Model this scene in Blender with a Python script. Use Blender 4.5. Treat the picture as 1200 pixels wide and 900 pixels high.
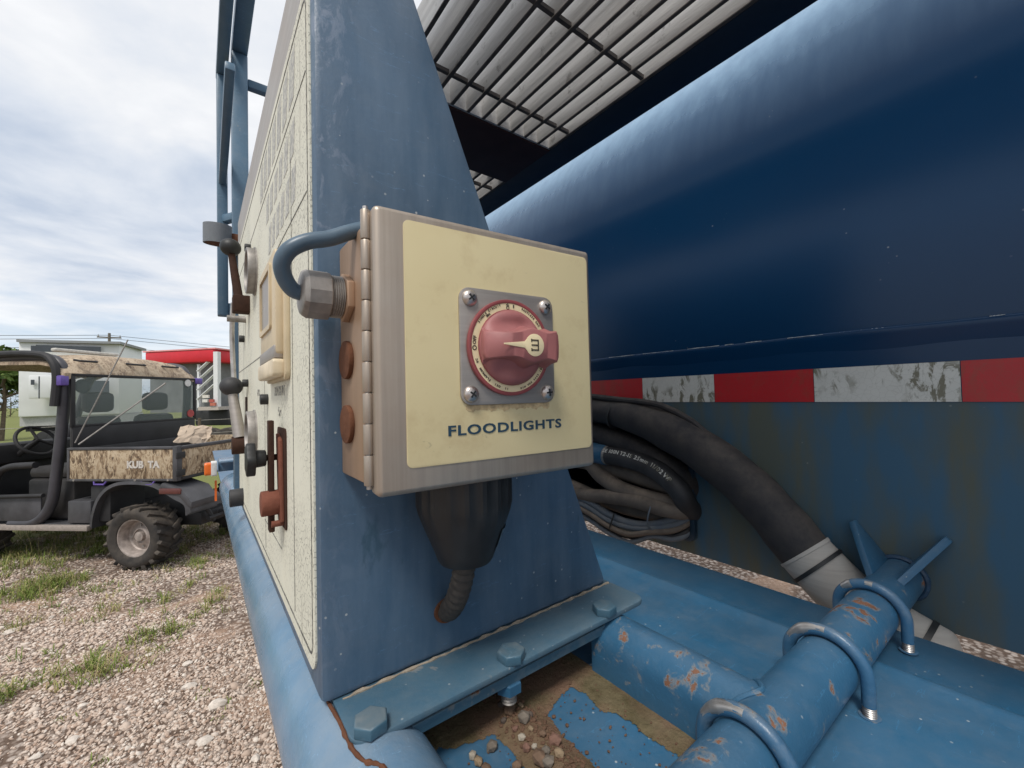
import bpy, bmesh, math, random
import numpy as np
from mathutils import Matrix, Vector, Euler
random.seed(7); rng = np.random.default_rng(7)
S = bpy.context.scene; COL = S.collection
for o in list(bpy.data.objects): bpy.data.objects.remove(o)
R = math.radians
HC = 1.6                                   # eye height above the gravel; coordinates below are relative to the eye unless said otherwise
# ---------------------------------------------------------------- camera
cd = bpy.data.cameras.new('camera'); cam = bpy.data.objects.new('camera', cd); COL.objects.link(cam)
YAW, PIT, ROL = R(36.905), R(1.5127), R(-1.3857)
fw = Vector((math.sin(YAW)*math.cos(PIT), math.cos(YAW)*math.cos(PIT), math.sin(PIT)))
r0 = Vector((math.cos(YAW), -math.sin(YAW), 0)); u0 = r0.cross(fw)
cr = r0*math.cos(ROL)+u0*math.sin(ROL); cu = u0*math.cos(ROL)-r0*math.sin(ROL)
cam.matrix_world = Matrix(((cr.x,cu.x,-fw.x,0),(cr.y,cu.y,-fw.y,0),(cr.z,cu.z,-fw.z,HC),(0,0,0,1)))
cd.sensor_width = 36; cd.lens = 36*488.28/1200; cd.clip_start = .01; cd.clip_end = 2000
S.camera = cam
# ---------------------------------------------------------------- sky, sun, exposure
SUN_EL, SUN_AZ = R(58), R(232)             # azimuth clockwise from +Y
wd = bpy.data.worlds.new('World'); S.world = wd; wd.use_nodes = True
nt = wd.node_tree; nt.nodes.clear()
def wn(t, **k):
    n = nt.nodes.new(t)
    for a, b in k.items(): setattr(n, a, b)
    return n
def wl(a, b): nt.links.new(a, b)
def wmath(op, a, b=None, clamp=False):
    n = wn('ShaderNodeMath', operation=op, use_clamp=clamp)
    for i, x in enumerate((a, b)):
        if x is None: continue
        if isinstance(x, (int, float)): n.inputs[i].default_value = x
        else: wl(x, n.inputs[i])
    return n.outputs[0]
def wramp(fac, stops):
    n = wn('ShaderNodeValToRGB'); cr_ = n.color_ramp
    while len(cr_.elements) < len(stops): cr_.elements.new(.5)
    for e, (p, c) in zip(cr_.elements, stops): e.position = p; e.color = (c[0], c[1], c[2], 1)
    wl(fac, n.inputs[0]); return n.outputs[0]
sky = wn('ShaderNodeTexSky', sky_type='NISHITA'); sky.sun_disc = False; sky.sun_elevation = SUN_EL; sky.sun_rotation = SUN_AZ
sky.air_density = 1.2; sky.dust_density = 2.0
tc = wn('ShaderNodeTexCoord'); sp = wn('ShaderNodeSeparateXYZ'); wl(tc.outputs['Generated'], sp.inputs[0])
zz = wmath('MAXIMUM', sp.outputs[2], 0.0); dn = wmath('ADD', zz, .09)
cv = wn('ShaderNodeCombineXYZ'); wl(wmath('DIVIDE', sp.outputs[0], dn), cv.inputs[0]); wl(wmath('DIVIDE', sp.outputs[1], dn), cv.inputs[1])
def wnoise(scale, det, rough, dist=0., w=0.):
    n = wn('ShaderNodeTexNoise', noise_dimensions='4D'); n.inputs['Scale'].default_value = scale; n.inputs['Detail'].default_value = det
    n.inputs['Roughness'].default_value = rough; n.inputs['Distortion'].default_value = dist; n.inputs['W'].default_value = w
    wl(cv.outputs[0], n.inputs['Vector']); return n.outputs['Fac']
n1 = wnoise(.62, 8, .56, .35, 3.1); n2 = wnoise(1.7, 7, .55, .4, 8.3)
cl = wramp(wmath('ADD', wmath('MULTIPLY', n1, .6), wmath('MULTIPLY', n2, .4)), [(.40,(3.3,3.75,4.5)),(.465,(4.35,4.65,5.15)),(.53,(5.3,5.4,5.6)),(.61,(6.3,6.3,6.35))])
# cloud cover thins to blue towards the horizon all the way round
cover = wramp(wmath('ADD', zz, wmath('MULTIPLY', wmath('SUBTRACT', n2, .5), .22)), [(.01,(.25,)*3),(.10,(.55,)*3),(.20,(.97,)*3),(1,(1,)*3)])
blue = wn('ShaderNodeMix', data_type='RGBA'); blue.inputs[0].default_value = .55
wl(sky.outputs[0], blue.inputs[6]); blue.inputs[7].default_value = (3.6, 4.9, 6.4, 1)
mx = wn('ShaderNodeMix', data_type='RGBA'); wl(cover, mx.inputs[0]); wl(blue.outputs[2], mx.inputs[6]); wl(cl, mx.inputs[7])
bg = wn('ShaderNodeBackground'); bg.inputs[1].default_value = .1; wl(mx.outputs[2], bg.inputs[0])
wo = wn('ShaderNodeOutputWorld'); wl(bg.outputs[0], wo.inputs[0])
sd = bpy.data.lights.new('sun', 'SUN'); sd.energy = 1.5; sd.angle = R(14); sd.color = (1, .95, .88)
so = bpy.data.objects.new('sun', sd); COL.objects.link(so)
sdir = Vector((math.sin(SUN_AZ)*math.cos(SUN_EL), math.cos(SUN_AZ)*math.cos(SUN_EL), math.sin(SUN_EL)))
so.rotation_euler = sdir.to_track_quat('Z', 'Y').to_euler(); so.location = (-3, -3, 8)
S.view_settings.view_transform = 'Standard'; S.view_settings.look = 'None'; S.view_settings.exposure = 0.76; S.view_settings.gamma = 1
S.view_settings.use_curve_mapping = False
S.render.resolution_x = 1024; S.render.resolution_y = 768; S.render.engine = 'CYCLES'

# ---------------------------------------------------------------- material helpers
class NT:
    def __init__(s, name):
        s.m = bpy.data.materials.new(name); s.m.use_nodes = True; s.t = s.m.node_tree; s.b = s.t.nodes['Principled BSDF']
        g = s.t.nodes.new('ShaderNodeNewGeometry'); s.pos = g.outputs['Position']; s.nor = g.outputs['Normal']
    def L(s, a, b): s.t.links.new(a, b)
    def setin(s, sock, v):
        if isinstance(v, bpy.types.NodeSocket): s.L(v, sock)
        elif isinstance(v, (tuple, list)) and sock.type == 'RGBA': sock.default_value = (v[0], v[1], v[2], 1)
        else: sock.default_value = v
    def mapv(s, scale=(1,1,1), rot=(0,0,0), loc=(0,0,0), vec=None):
        n = s.t.nodes.new('ShaderNodeMapping'); n.inputs['Scale'].default_value = scale; n.inputs['Rotation'].default_value = rot; n.inputs['Location'].default_value = loc
        s.L(vec or s.pos, n.inputs[0]); return n.outputs[0]
    def noise(s, scale, det=4, rough=.55, vec=None, dist=0.):
        n = s.t.nodes.new('ShaderNodeTexNoise'); n.inputs['Scale'].default_value = scale; n.inputs['Detail'].default_value = det
        n.inputs['Roughness'].default_value = rough; n.inputs['Distortion'].default_value = dist
        s.L(vec or s.pos, n.inputs['Vector']); return n.outputs['Fac']
    def voro(s, scale, feature='F1', vec=None, out='Distance'):
        n = s.t.nodes.new('ShaderNodeTexVoronoi'); n.feature = feature; n.inputs['Scale'].default_value = scale
        s.L(vec or s.pos, n.inputs['Vector']); return n.outputs[out]
    def ramp(s, fac, stops, interp='LINEAR'):
        n = s.t.nodes.new('ShaderNodeValToRGB'); c = n.color_ramp; c.interpolation = interp
        while len(c.elements) < len(stops): c.elements.new(.5)
        for e, (p, v) in zip(c.elements, stops):
            e.position = p
            if not isinstance(v, (tuple, list)): v = (v, v, v)
            e.color = (v[0], v[1], v[2], 1)
        s.L(fac, n.inputs[0]); return n.outputs[0]
    def mix(s, f, a, b, mode='MIX'):
        n = s.t.nodes.new('ShaderNodeMix'); n.data_type = 'RGBA'; n.blend_type = mode
        s.setin(n.inputs[0], f); s.setin(n.inputs[6], a); s.setin(n.inputs[7], b); return n.outputs[2]
    def math(s, op, a, b=0., clamp=False):
        n = s.t.nodes.new('ShaderNodeMath'); n.operation = op; n.use_clamp = clamp; s.setin(n.inputs[0], a); s.setin(n.inputs[1], b); return n.outputs[0]
    def sep(s, v=None):
        n = s.t.nodes.new('ShaderNodeSeparateXYZ'); s.L(v or s.pos, n.inputs[0]); return n.outputs
    def bump(s, h, strength=.3, dist=.002):
        n = s.t.nodes.new('ShaderNodeBump'); n.inputs['Strength'].default_value = strength; n.inputs['Distance'].default_value = dist
        s.L(h, n.inputs['Height']); s.L(n.outputs[0], s.b.inputs['Normal'])
    def fin(s, col, rough=.5, metal=0., spec=.5, **k):
        s.setin(s.b.inputs['Base Color'], col); s.setin(s.b.inputs['Roughness'], rough); s.setin(s.b.inputs['Metallic'], metal)
        s.setin(s.b.inputs['Specular IOR Level'], spec)
        for a, v in k.items(): s.setin(s.b.inputs[a], v)
        return s.m
def sc(c, k): return tuple(min(1, x*k) for x in c)
def plain(name, col, rough=.5, metal=0., var=.18, nscale=40, bump=.0, spec=.5, **k):
    n = NT(name); c = n.mix(n.ramp(n.noise(nscale, 5), [(.3,0.),(.7,1.)]), sc(col, 1-var), sc(col, 1+var))
    if bump: n.bump(n.noise(nscale*6, 3), bump, .001)
    rr = n.math('ADD', rough-.08, n.math('MULTIPLY', n.noise(nscale*.7, 3), .16))
    return n.fin(c, rr, metal, spec, **k)
RUST = (.17, .058, .022)
def flange_mat():
    n = NT('flange_paint'); c = n.mix(n.noise(9, 6, .6), (.040,.100,.160), (.075,.150,.205)); d = n.ramp(n.noise(34, 8, .72, dist=.6), [(.545,0.),(.575,1.)]); zone = n.ramp(n.noise(9, 3), [(.50,0.),(.60,1.)])
    c = n.mix(n.math('MULTIPLY', n.ramp(n.noise(20, 7, .7), [(.4,0.),(.75,1.)]), .28), c, (.25,.25,.22)); c = n.mix(n.math('MULTIPLY', n.math('MULTIPLY', d, zone), .6), c, (.40,.35,.29))
    v = n.ramp(n.voro(85), [(.0,1.),(.06,1.),(.09,0.)]); c = n.mix(n.math('MULTIPLY', v, .35), c, (.5,.52,.52)); n.bump(n.math('ADD', n.noise(200,4), n.math('MULTIPLY', d, .8)), .2, .0015); return n.fin(c, .5, 0, .45)
def paint(name, base, chips=0., dust=.15, specks=.0, rough=.38, grime=0., fade=0., edge=False, vert=True):
    n = NT(name)
    c = n.mix(n.ramp(n.noise(7, 6, .6), [(.3,0.),(.72,1.)]), sc(base, .82), sc(base, 1.2))
    if fade:
        st = n.ramp(n.noise(5, 6, .65, n.mapv((9,9,1.2) if vert else (3,3,3))), [(.38,0.),(.75,1.)])
        c = n.mix(n.math('MULTIPLY', st, fade), c, (.27,.34,.42))
    if dust:
        d = n.ramp(n.noise(38, 8, .7), [(.5,0.),(.8,1.)]); c = n.mix(n.math('MULTIPLY', d, dust), c, (.36,.35,.31))
        # settled dust where the face looks up
        up = n.ramp(n.sep(n.nor)[2], [(.55,0.),(1.,1.)]); c = n.mix(n.math('MULTIPLY', n.math('MULTIPLY', up, n.ramp(n.noise(15,7,.7),[(.35,0.),(.8,1.)])), dust*1.5), c, (.30,.28,.24))
    if grime:
        g = n.ramp(n.noise(4.5, 7, .62, n.mapv((1.6,1.6,.7))), [(.36,0.),(.62,1.)]); c = n.mix(n.math('MULTIPLY', g, grime), c, (.060,.066,.052))
    if edge:                                  # scuffed, chalky paint along the near vertical corner
        x_ = n.sep()[0]; ed_ = n.ramp(x_, [(.072,1.),(.108,0.)]); sc1 = n.ramp(n.noise(42, 7, .68, n.mapv((1,1,.5)), .7), [(.53,0.),(.60,1.)])
        zr_ = n.ramp(n.math('SUBTRACT', n.sep()[2], HC-.3), [(.25,.25),(.55,1.)]); c = n.mix(n.math('MULTIPLY', n.math('MULTIPLY', sc1, ed_), n.math('MULTIPLY', zr_, .42)), c, (.33,.37,.46))
        dk = n.ramp(n.noise(26, 6, .6, n.mapv((1,1,.45))), [(.66,0.),(.71,1.)]); c = n.mix(n.math('MULTIPLY', dk, .55), c, (.018,.055,.085))
    h = n.noise(260, 3)
    rg = n.math('ADD', rough-.1, n.math('MULTIPLY', n.noise(24, 5), .22))
    s1 = n.ramp(n.noise(26, 4, .5, n.mapv((1,7,7), (.3,.5,.9))), [(.665,0.),(.675,1.),(.685,0.)]); s2 = n.ramp(n.noise(24, 4, .5, n.mapv((7,1.2,7), (.9,.2,.4))), [(.67,0.),(.678,1.),(.686,0.)])
    c = n.mix(n.math('MULTIPLY', n.math('ADD', s1, s2, True), .35), c, sc(base, 2.6))
    if specks:
        v = n.ramp(n.voro(85), [(.0,1.),(.07,1.),(.10,0.)]); v = n.math('MULTIPLY', v, n.ramp(n.noise(11, 4), [(.50,0.),(.62,1.)]))
        c = n.mix(n.math('MULTIPLY', v, specks), c, (.55,.58,.58))
    if chips:
        m = n.math('ADD', n.math('MULTIPLY', n.noise(48, 7, .6, dist=.4), .72), n.math('MULTIPLY', n.noise(9, 4), .28)); k = n.ramp(m, [(.70-chips*.10,0.),(.712-chips*.10,1.)])
        hal = n.ramp(m, [(.66-chips*.10,0.),(.70-chips*.10,1.)])
        c = n.mix(n.math('MULTIPLY', hal, .5), c, (.30,.27,.22))
        c = n.mix(k, c, n.mix(n.noise(90, 5), (.075,.032,.020), (.30,.145,.085)))
        rg = n.math('ADD', rg, n.math('MULTIPLY', k, .4)); h = n.math('SUBTRACT', h, n.math('MULTIPLY', k, 1.5))
    n.bump(h, .26 if chips else .14, .0012)
    return n.fin(c, rg, 0., .5)
BLUE = (.030, .112, .208)
M = {}
M['blue'] = paint('blue_paint', BLUE, 0., .10, .55, .40)
M['cab'] = paint('cabinet_paint', (.054,.106,.174), 0., .07, .6, .36, fade=.20, edge=True)
M['pipe'] = paint('chipped_pipe_paint', (.034,.118,.215), 1.0, .12, .3, .36)
M['side'] = paint('side_pipe_paint', (.105,.200,.305), .12, .18, .2, .24, fade=.5, vert=False)
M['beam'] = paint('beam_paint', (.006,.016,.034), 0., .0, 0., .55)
M['rail'] = paint('rail_paint', (.085,.155,.225), .12, .15, 0., .4)
def tank_mat():
    n = NT('tank_paint'); z = n.sep()[2]
    base = n.mix(n.noise(3, 5), (.0015,.026,.078), (.003,.036,.100))
    # sky-lit band of the shoulder put into the paint colour; ragged chalked runs
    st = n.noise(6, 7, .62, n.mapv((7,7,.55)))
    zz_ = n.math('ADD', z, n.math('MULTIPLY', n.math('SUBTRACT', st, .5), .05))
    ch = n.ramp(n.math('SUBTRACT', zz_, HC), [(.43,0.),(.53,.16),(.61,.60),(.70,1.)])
    lit_or_worn = n.mix(n.ramp(st, [(.3,0.),(.7,1.)]), (.20,.36,.54), (.28,.46,.64))
    c = n.mix(n.math('MULTIPLY', ch, .95), base, lit_or_worn)
    wr = n.ramp(n.noise(30, 6, .7, n.mapv((1,1,.07))), [(.71,0.),(.73,1.)]); wr = n.math('MULTIPLY', wr, n.ramp(n.math('SUBTRACT', z, HC), [(.54,0.),(.62,1.)])); c = n.mix(n.math('MULTIPLY', wr, .8), c, (.7,.72,.72))
    # road film below the tape
    lo = n.ramp(n.math('SUBTRACT', z, HC-.5), [(.478,1.),(.4795,0.)])
    g = n.ramp(n.noise(5, 7, .6, n.mapv((3.2,3.2,.75))), [(.38,0.),(.60,1.)])
    film = n.mix(n.noise(14, 6, .6, n.mapv((1.5,1.5,.5))), (.070,.100,.105), (.115,.108,.060))
    c2 = n.mix(n.math('ADD', .25, n.math('MULTIPLY', g, .7)), (.026,.11,.21), film)
    c = n.mix(lo, c, c2)
    sp_ = n.ramp(n.voro(55), [(.0,1.),(.05,1.),(.08,0.)]); sp_ = n.math('MULTIPLY', sp_, n.ramp(n.noise(9,4),[(.56,0.),(.66,1.)])); c = n.mix(n.math('MULTIPLY', sp_, .4), c, (.4,.42,.42))
    rg = n.math('ADD', .24, n.math('MULTIPLY', lo, .34)); rg = n.math('ADD', rg, n.math('MULTIPLY', ch, .12))
    n.bump(n.noise(9, 3), .05, .004)
    return n.fin(c, rg, 0., .32)
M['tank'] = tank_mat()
def brushed(name, col, vertical=True, rough=.42, metal=.85, tan=.25):
    n = NT(name); m = n.noise(150, 7, .75, n.mapv((1,1,.018) if vertical else (.03,.03,1)))
    c = n.mix(n.ramp(m, [(.3,0.),(.7,1.)]), sc(col, .84), sc(col, 1.1)); c = n.mix(n.math('MULTIPLY', n.ramp(n.noise(16, 6, .6), [(.42,0.),(.7,1.)]), tan), c, (.33,.23,.16))
    n.bump(m, .08, .0006)
    return n.fin(c, n.math('ADD', rough-.07, n.math('MULTIPLY', n.noise(30, 5), .2)), metal, .5)
M['steel'] = brushed('brushed_stainless', (.44,.38,.32), True, .42, .7, .28)
M['steel_rust'] = brushed('stained_stainless', (.42,.285,.195), True, .5, .45, .6)
M['plate'] = brushed('switch_plate_steel', (.40,.37,.345), False, .5, .75, .1)
M['screw'] = plain('screw_steel', (.55,.50,.47), .32, .9, .2, 300)
M['black'] = plain('black_plastic', (.016,.017,.018), .5, 0, .3, 60, .05)
M['rubber'] = plain('dusty_black_rubber', (.030,.030,.033), .62, 0, .35, 30, .1)
def dusty(name, base, dustc, amt, sx=24, rough=.7):
    n = NT(name); d = n.ramp(n.noise(sx, 8, .68), [(.36,0.),(.74,1.)]); up = n.ramp(n.sep(n.nor)[2], [(0.,.35),(.8,1.)])
    c = n.mix(n.math('MULTIPLY', n.math('MULTIPLY', d, up), amt), base, dustc); n.bump(n.noise(400, 3), .12, .0008); return n.fin(c, rough, 0, .4)
M['sleeve'] = dusty('hose_sleeve_rubber', (.020,.020,.024), (.20,.165,.13), .42)
M['brownhose'] = dusty('dirty_hose_rubber', (.115,.095,.080), (.33,.26,.20), .85)
M['greycable'] = dusty('blue_grey_cable', (.10,.125,.155), (.30,.26,.22), .5)
M['canvas'] = brushed('grey_duct_wrap', (.42,.40,.37), False, .65, .0, .15)
M['conduit'] = dusty('braided_conduit', (.040,.037,.034), (.22,.18,.14), .6, 120)
M['cable'] = plain('blue_grey_cable_jacket', (.085,.135,.185), .36, 0, .15, 40)
def rustm(name, a, b, rough=.85):
    n = NT(name); m = n.noise(110, 8, .7); c = n.mix(m, a, b); n.bump(m, .6, .002); return n.fin(c, rough, 0, .25)
M['rust'] = rustm('brown_rust', (.055,.022,.012), (.20,.085,.045))
M['redrust'] = rustm('red_rust', (.12,.040,.025), (.27,.105,.07))
M['darkrust'] = rustm('dark_rust', (.018,.010,.008), (.075,.035,.022))
def sticker_mat():
    n = NT('cream_sticker'); c = n.mix(n.noise(14, 6, .6), (.60,.51,.29), (.67,.585,.36))
    c = n.mix(n.math('MULTIPLY', n.ramp(n.noise(30, 8, .65), [(.52,0.),(.8,1.)]), .6), c, (.42,.31,.16)); c = n.mix(n.math('MULTIPLY', n.ramp(n.noise(9, 5, .6), [(.5,0.),(.75,1.)]), .35), c, (.56,.42,.25))
    sm_ = n.ramp(n.noise(55, 6, .7, n.mapv((1,1,2.2), (0,.35,0)), .9), [(.66,0.),(.70,1.)]); c = n.mix(n.math('MULTIPLY', sm_, .35), c, (.24,.21,.15)); n.bump(n.noise(60, 3), .03, .001)
    return n.fin(c, .5, 0, .35)
M['sticker'] = sticker_mat()
def decal_mat():
    n = NT('crazed_cream_decal'); c = n.mix(n.noise(6, 6), (.68,.675,.57), (.77,.76,.65))
    c = n.mix(n.math('MULTIPLY', n.ramp(n.noise(4, 6), [(.5,0.),(.72,1.)]), .35), c, (.72,.66,.48))
    e = n.voro(230, 'DISTANCE_TO_EDGE', n.mapv((1,1,.75))); k = n.ramp(e, [(.0,1.),(.09,0.)]); k = n.math('MULTIPLY', k, n.ramp(n.noise(9, 5), [(.36,0.),(.62,1.)]))
    c = n.mix(n.math('MULTIPLY', k, .7), c, (.16,.155,.13))
    sk = n.ramp(n.noise(70, 5, .6, n.mapv((1,1,.06))), [(.66,0.),(.70,1.)]); c = n.mix(n.math('MULTIPLY', sk, .45), c, (.22,.2,.16))
    n.bump(k, -.25, .001); return n.fin(c, .6, 0, .3)
M['decal'] = decal_mat()
def ink_mat(name, col, worn):
    n = NT(name); k = n.ramp(n.noise(240, 5, .6), [(.46,0.),(.56,1.)]); return n.fin(n.mix(n.math('MULTIPLY', k, worn), col, (.68,.67,.58)), .6, 0, .3)
M['ink'] = ink_mat('worn_grey_print', (.16,.16,.155), .75)
M['inklight'] = ink_mat('faded_large_print', (.36,.36,.345), .6)
M['line'] = ink_mat('decal_line_print', (.10,.10,.095), .3)
M['text'] = plain('dark_blue_print', (.016,.050,.085), .5, 0, .1)
M['tapewhite'] = None
def tape_mat(name, col, dirt):
    n = NT(name); k = n.math('MULTIPLY', n.ramp(n.noise(58, 7, .68, n.mapv((1.2,1.2,.5)), .8), [(.50,0.),(.56,1.)]), n.ramp(n.noise(15, 4), [(.42,0.),(.56,1.)])); c = n.mix(n.noise(30,4), sc(col,.85), sc(col,1.1))
    e = n.ramp(n.voro(130, 'DISTANCE_TO_EDGE'), [(.0,1.),(.05,0.)]); c = n.mix(n.math('MULTIPLY', e, .18), c, (.12,.11,.08))
    return n.fin(n.mix(n.math('MULTIPLY', k, dirt), c, (.095,.085,.04)), .4, 0, .5)
M['tapewhite'] = tape_mat('white_reflective_tape', (.62,.62,.58), .85); M['tapered'] = tape_mat('red_reflective_tape', (.46,.016,.022), .22)
M['weld'] = plain('weld_bead_paint', (.02,.055,.11), .4, 0, .3, 120, .4)
M['lit_or_worn'] = plain('scraped_white_edge', (.42,.46,.48), .6, 0, .3, 200)
def galv():
    n = NT('weathered_galvanised_bar'); st = n.noise(34, 8, .65, n.mapv((1,.06,1), loc=(0,0,.3)))
    c = n.mix(n.ramp(st, [(.28,0.),(.72,1.)]), (.34,.335,.33), (.74,.73,.715)); b = n.ramp(n.noise(28, 7, .7), [(.60,0.),(.66,1.)])
    c = n.mix(n.math('MULTIPLY', b, .5), c, (.10,.085,.075))
    n.bump(n.noise(60, 7, .7, n.mapv((1,.15,1))), .5, .003); return n.fin(c, .62, .2, .4)
M['galv'] = galv()
M['galvdark'] = plain('dirty_rod_shaded_edge', (.085,.075,.07), .7, .2, .35, 60)
M['pink'] = plain('faded_pink_plastic', (.32,.118,.116), .5, 0, .12, 60, .03)
M['pinkdark'] = plain('red_plastic_ring', (.27,.065,.068), .4, 0, .12, 60)
M['dial'] = plain('cream_dial_plastic', (.78,.66,.42), .45, 0, .06, 60)
M['inkblack'] = plain('dial_print', (.05,.04,.03), .5)
M['beige'] = plain('aged_beige_plastic', (.56,.465,.315), .5, 0, .15, 20)
M['ubolt'] = paint('worn_ubolt_paint', (.040,.120,.22), .55, .3, 0, .34)
M['zinc'] = plain('worn_zinc', (.50,.48,.46), .4, .8, .25, 90)
M['zincdull'] = plain('dull_zinc', (.33,.31,.29), .55, .6, .3, 60)
def dirt_mat():
    n = NT('dried_mud'); c = n.mix(n.ramp(n.noise(40, 8, .7), [(.3,0.),(.7,1.)]), (.080,.066,.032), (.215,.175,.105)); c = n.mix(n.ramp(n.noise(12, 5), [(.45,0.),(.6,1.)])  , c, (.20,.125,.085))
    n.bump(n.noise(180, 6, .7), .8, .004); return n.fin(c, .95, 0, .15)
M['mud'] = dirt_mat()

# ---------------------------------------------------------------- mesh helpers
MW = {}                                      # world matrix of every root
class MB:
    def __init__(s): s.v = []; s.f = []
    def add(s, vs, fs):
        o = len(s.v); s.v += [Vector(p) for p in vs]; s.f += [tuple(i+o for i in q) for q in fs]; return s
    def box(s, a, b, m=None):
        x0,y0,z0 = a; x1,y1,z1 = b
        vs = [Vector(p) for p in ((x0,y0,z0),(x1,y0,z0),(x1,y1,z0),(x0,y1,z0),(x0,y0,z1),(x1,y0,z1),(x1,y1,z1),(x0,y1,z1))]
        if m is not None: vs = [m @ p for p in vs]
        return s.add(vs, [(0,3,2,1),(4,5,6,7),(0,1,5,4),(1,2,6,5),(2,3,7,6),(3,0,4,7)])
    def cyl(s, p0, p1, ra, rb=None, n=16, caps=True, ph=0.):
        return s.tube([p0, p1], [ra, ra if rb is None else rb], n, caps, ph)
    def tube(s, pts, rad, n=12, caps=True, ph=0.):
        pts = [Vector(p) for p in pts]; k = len(pts)
        if not isinstance(rad, (list, tuple)): rad = [rad]*k
        tan = []
        for i in range(k):
            a = pts[max(i-1, 0)]; b = pts[min(i+1, k-1)]; t = (b-a)
            if t.length < 1e-9: t = tan[-1] if tan else Vector((0,0,1))
            tan.append(t.normalized())
        ref = Vector((0,0,1)) if abs(tan[0].z) < .9 else Vector((1,0,0))
        x = (ref-tan[0]*ref.dot(tan[0])).normalized(); vs = []; fs = []
        for i in range(k):
            x = (x-tan[i]*x.dot(tan[i])).normalized(); y = tan[i].cross(x)
            for j in range(n):
                a = 2*math.pi*j/n+ph; vs.append(pts[i]+(x*math.cos(a)+y*math.sin(a))*rad[i])
        for i in range(k-1):
            for j in range(n): q = (j+1) % n; fs.append((i*n+j, i*n+q, (i+1)*n+q, (i+1)*n+j))
        if caps: fs.append(tuple(range(n-1, -1, -1))); fs.append(tuple((k-1)*n+j for j in range(n)))
        return s.add(vs, fs)
    def prism(s, poly, c0, c1, fn):          # polygon (a,b) swept c0..c1, fn(a,b,c) -> point
        n = len(poly); vs = [fn(a, b, c0) for a, b in poly]+[fn(a, b, c1) for a, b in poly]
        fs = [tuple(range(n)), tuple(range(2*n-1, n-1, -1))]+[(i, n+i, n+(i+1) % n, (i+1) % n) for i in range(n)]
        return s.add(vs, fs)
    def sphere(s, c, r, n=16, m=10, sx=(1,1,1)):
        c = Vector(c); vs = [c+Vector((0,0,r*sx[2]))]; fs = []
        for i in range(1, m):
            t = math.pi*i/m
            for j in range(n): a = 2*math.pi*j/n; vs.append(c+Vector((r*sx[0]*math.sin(t)*math.cos(a), r*sx[1]*math.sin(t)*math.sin(a), r*sx[2]*math.cos(t))))
        vs.append(c-Vector((0,0,r*sx[2])))
        for j in range(n):
            q = (j+1) % n; fs.append((0, 1+j, 1+q))
            for i in range(m-2): fs.append((1+i*n+j, 1+(i+1)*n+j, 1+(i+1)*n+q, 1+i*n+q))
            fs.append((1+(m-2)*n+j, len(vs)-1, 1+(m-2)*n+q))
        return s.add(vs, fs)
    def mesh(s, name, mat, T, bevel=0, smooth=True, ang=35):
        me = bpy.data.meshes.new(name); me.from_pydata([tuple(T @ p) for p in s.v], [], s.f); me.validate()
        bm = bmesh.new(); bm.from_mesh(me); bmesh.ops.recalc_face_normals(bm, faces=bm.faces)
        if bevel:
            ed = [e for e in bm.edges if len(e.link_faces) == 2 and e.calc_face_angle(0) > R(40)]
            bmesh.ops.bevel(bm, geom=ed, offset=bevel, segments=2, affect='EDGES', profile=.5, clamp_overlap=True)
        bm.to_mesh(me); bm.free()
        if mat is not None: me.materials.append(M[mat] if isinstance(mat, str) else mat)
        if smooth: me.shade_smooth(); me.set_sharp_from_angle(angle=R(ang))
        return me
    def build(s, name, mat, parent=None, X=None, local=False, bevel=0, smooth=True, ang=35):
        """X maps the mesh into eye-relative space; local=True: already in the root's own frame"""
        T = Matrix() if local else Matrix.Translation((0,0,HC))
        if X is not None: T = T @ X
        if parent is not None and not local: T = MW[parent.name].inverted() @ T
        o = bpy.data.objects.new(name, s.mesh(name, mat, T, bevel, smooth, ang)); COL.objects.link(o)
        if parent is not None: o.parent = parent; MW[o.name] = MW[parent.name]
        else: MW[o.name] = Matrix()
        return o
def tag(o, label, cat, group=None):
    o['label'] = label; o['category'] = cat
    if group: o['group'] = group
    return o
def thing(name, label, cat, loc, rz=0., group=None):      # loc eye-relative, at the thing's base
    o = bpy.data.objects.new(name, None); COL.objects.link(o); o.empty_display_size = .05
    o.location = (loc[0], loc[1], loc[2]+HC); o.rotation_euler = (0,0,rz)
    MW[o.name] = Matrix.Translation(o.location) @ Matrix.Rotation(rz, 4, 'Z'); return tag(o, label, cat, group)
def struct(o): o['kind'] = 'structure'; return o
def stuff(o): o['kind'] = 'stuff'; return o
def place(src, parent, mat4):                # copy of a one-mesh part; mat4 eye-relative placement of its own frame
    o = src.copy(); COL.objects.link(o); o.parent = parent; MW[o.name] = MW[parent.name] if parent else Matrix()
    o.matrix_basis = (MW[parent.name].inverted() if parent else Matrix()) @ Matrix.Translation((0,0,HC)) @ mat4; return o
def proto(mb, name, mat, bevel=0, ang=35): return bpy.data.objects.new(name, mb.mesh(name, mat, Matrix(), bevel, True, ang))
def basis(o, e, u, n): return Matrix(((e[0],u[0],n[0],o[0]),(e[1],u[1],n[1],o[1]),(e[2],u[2],n[2],o[2]),(0,0,0,1)))
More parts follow.
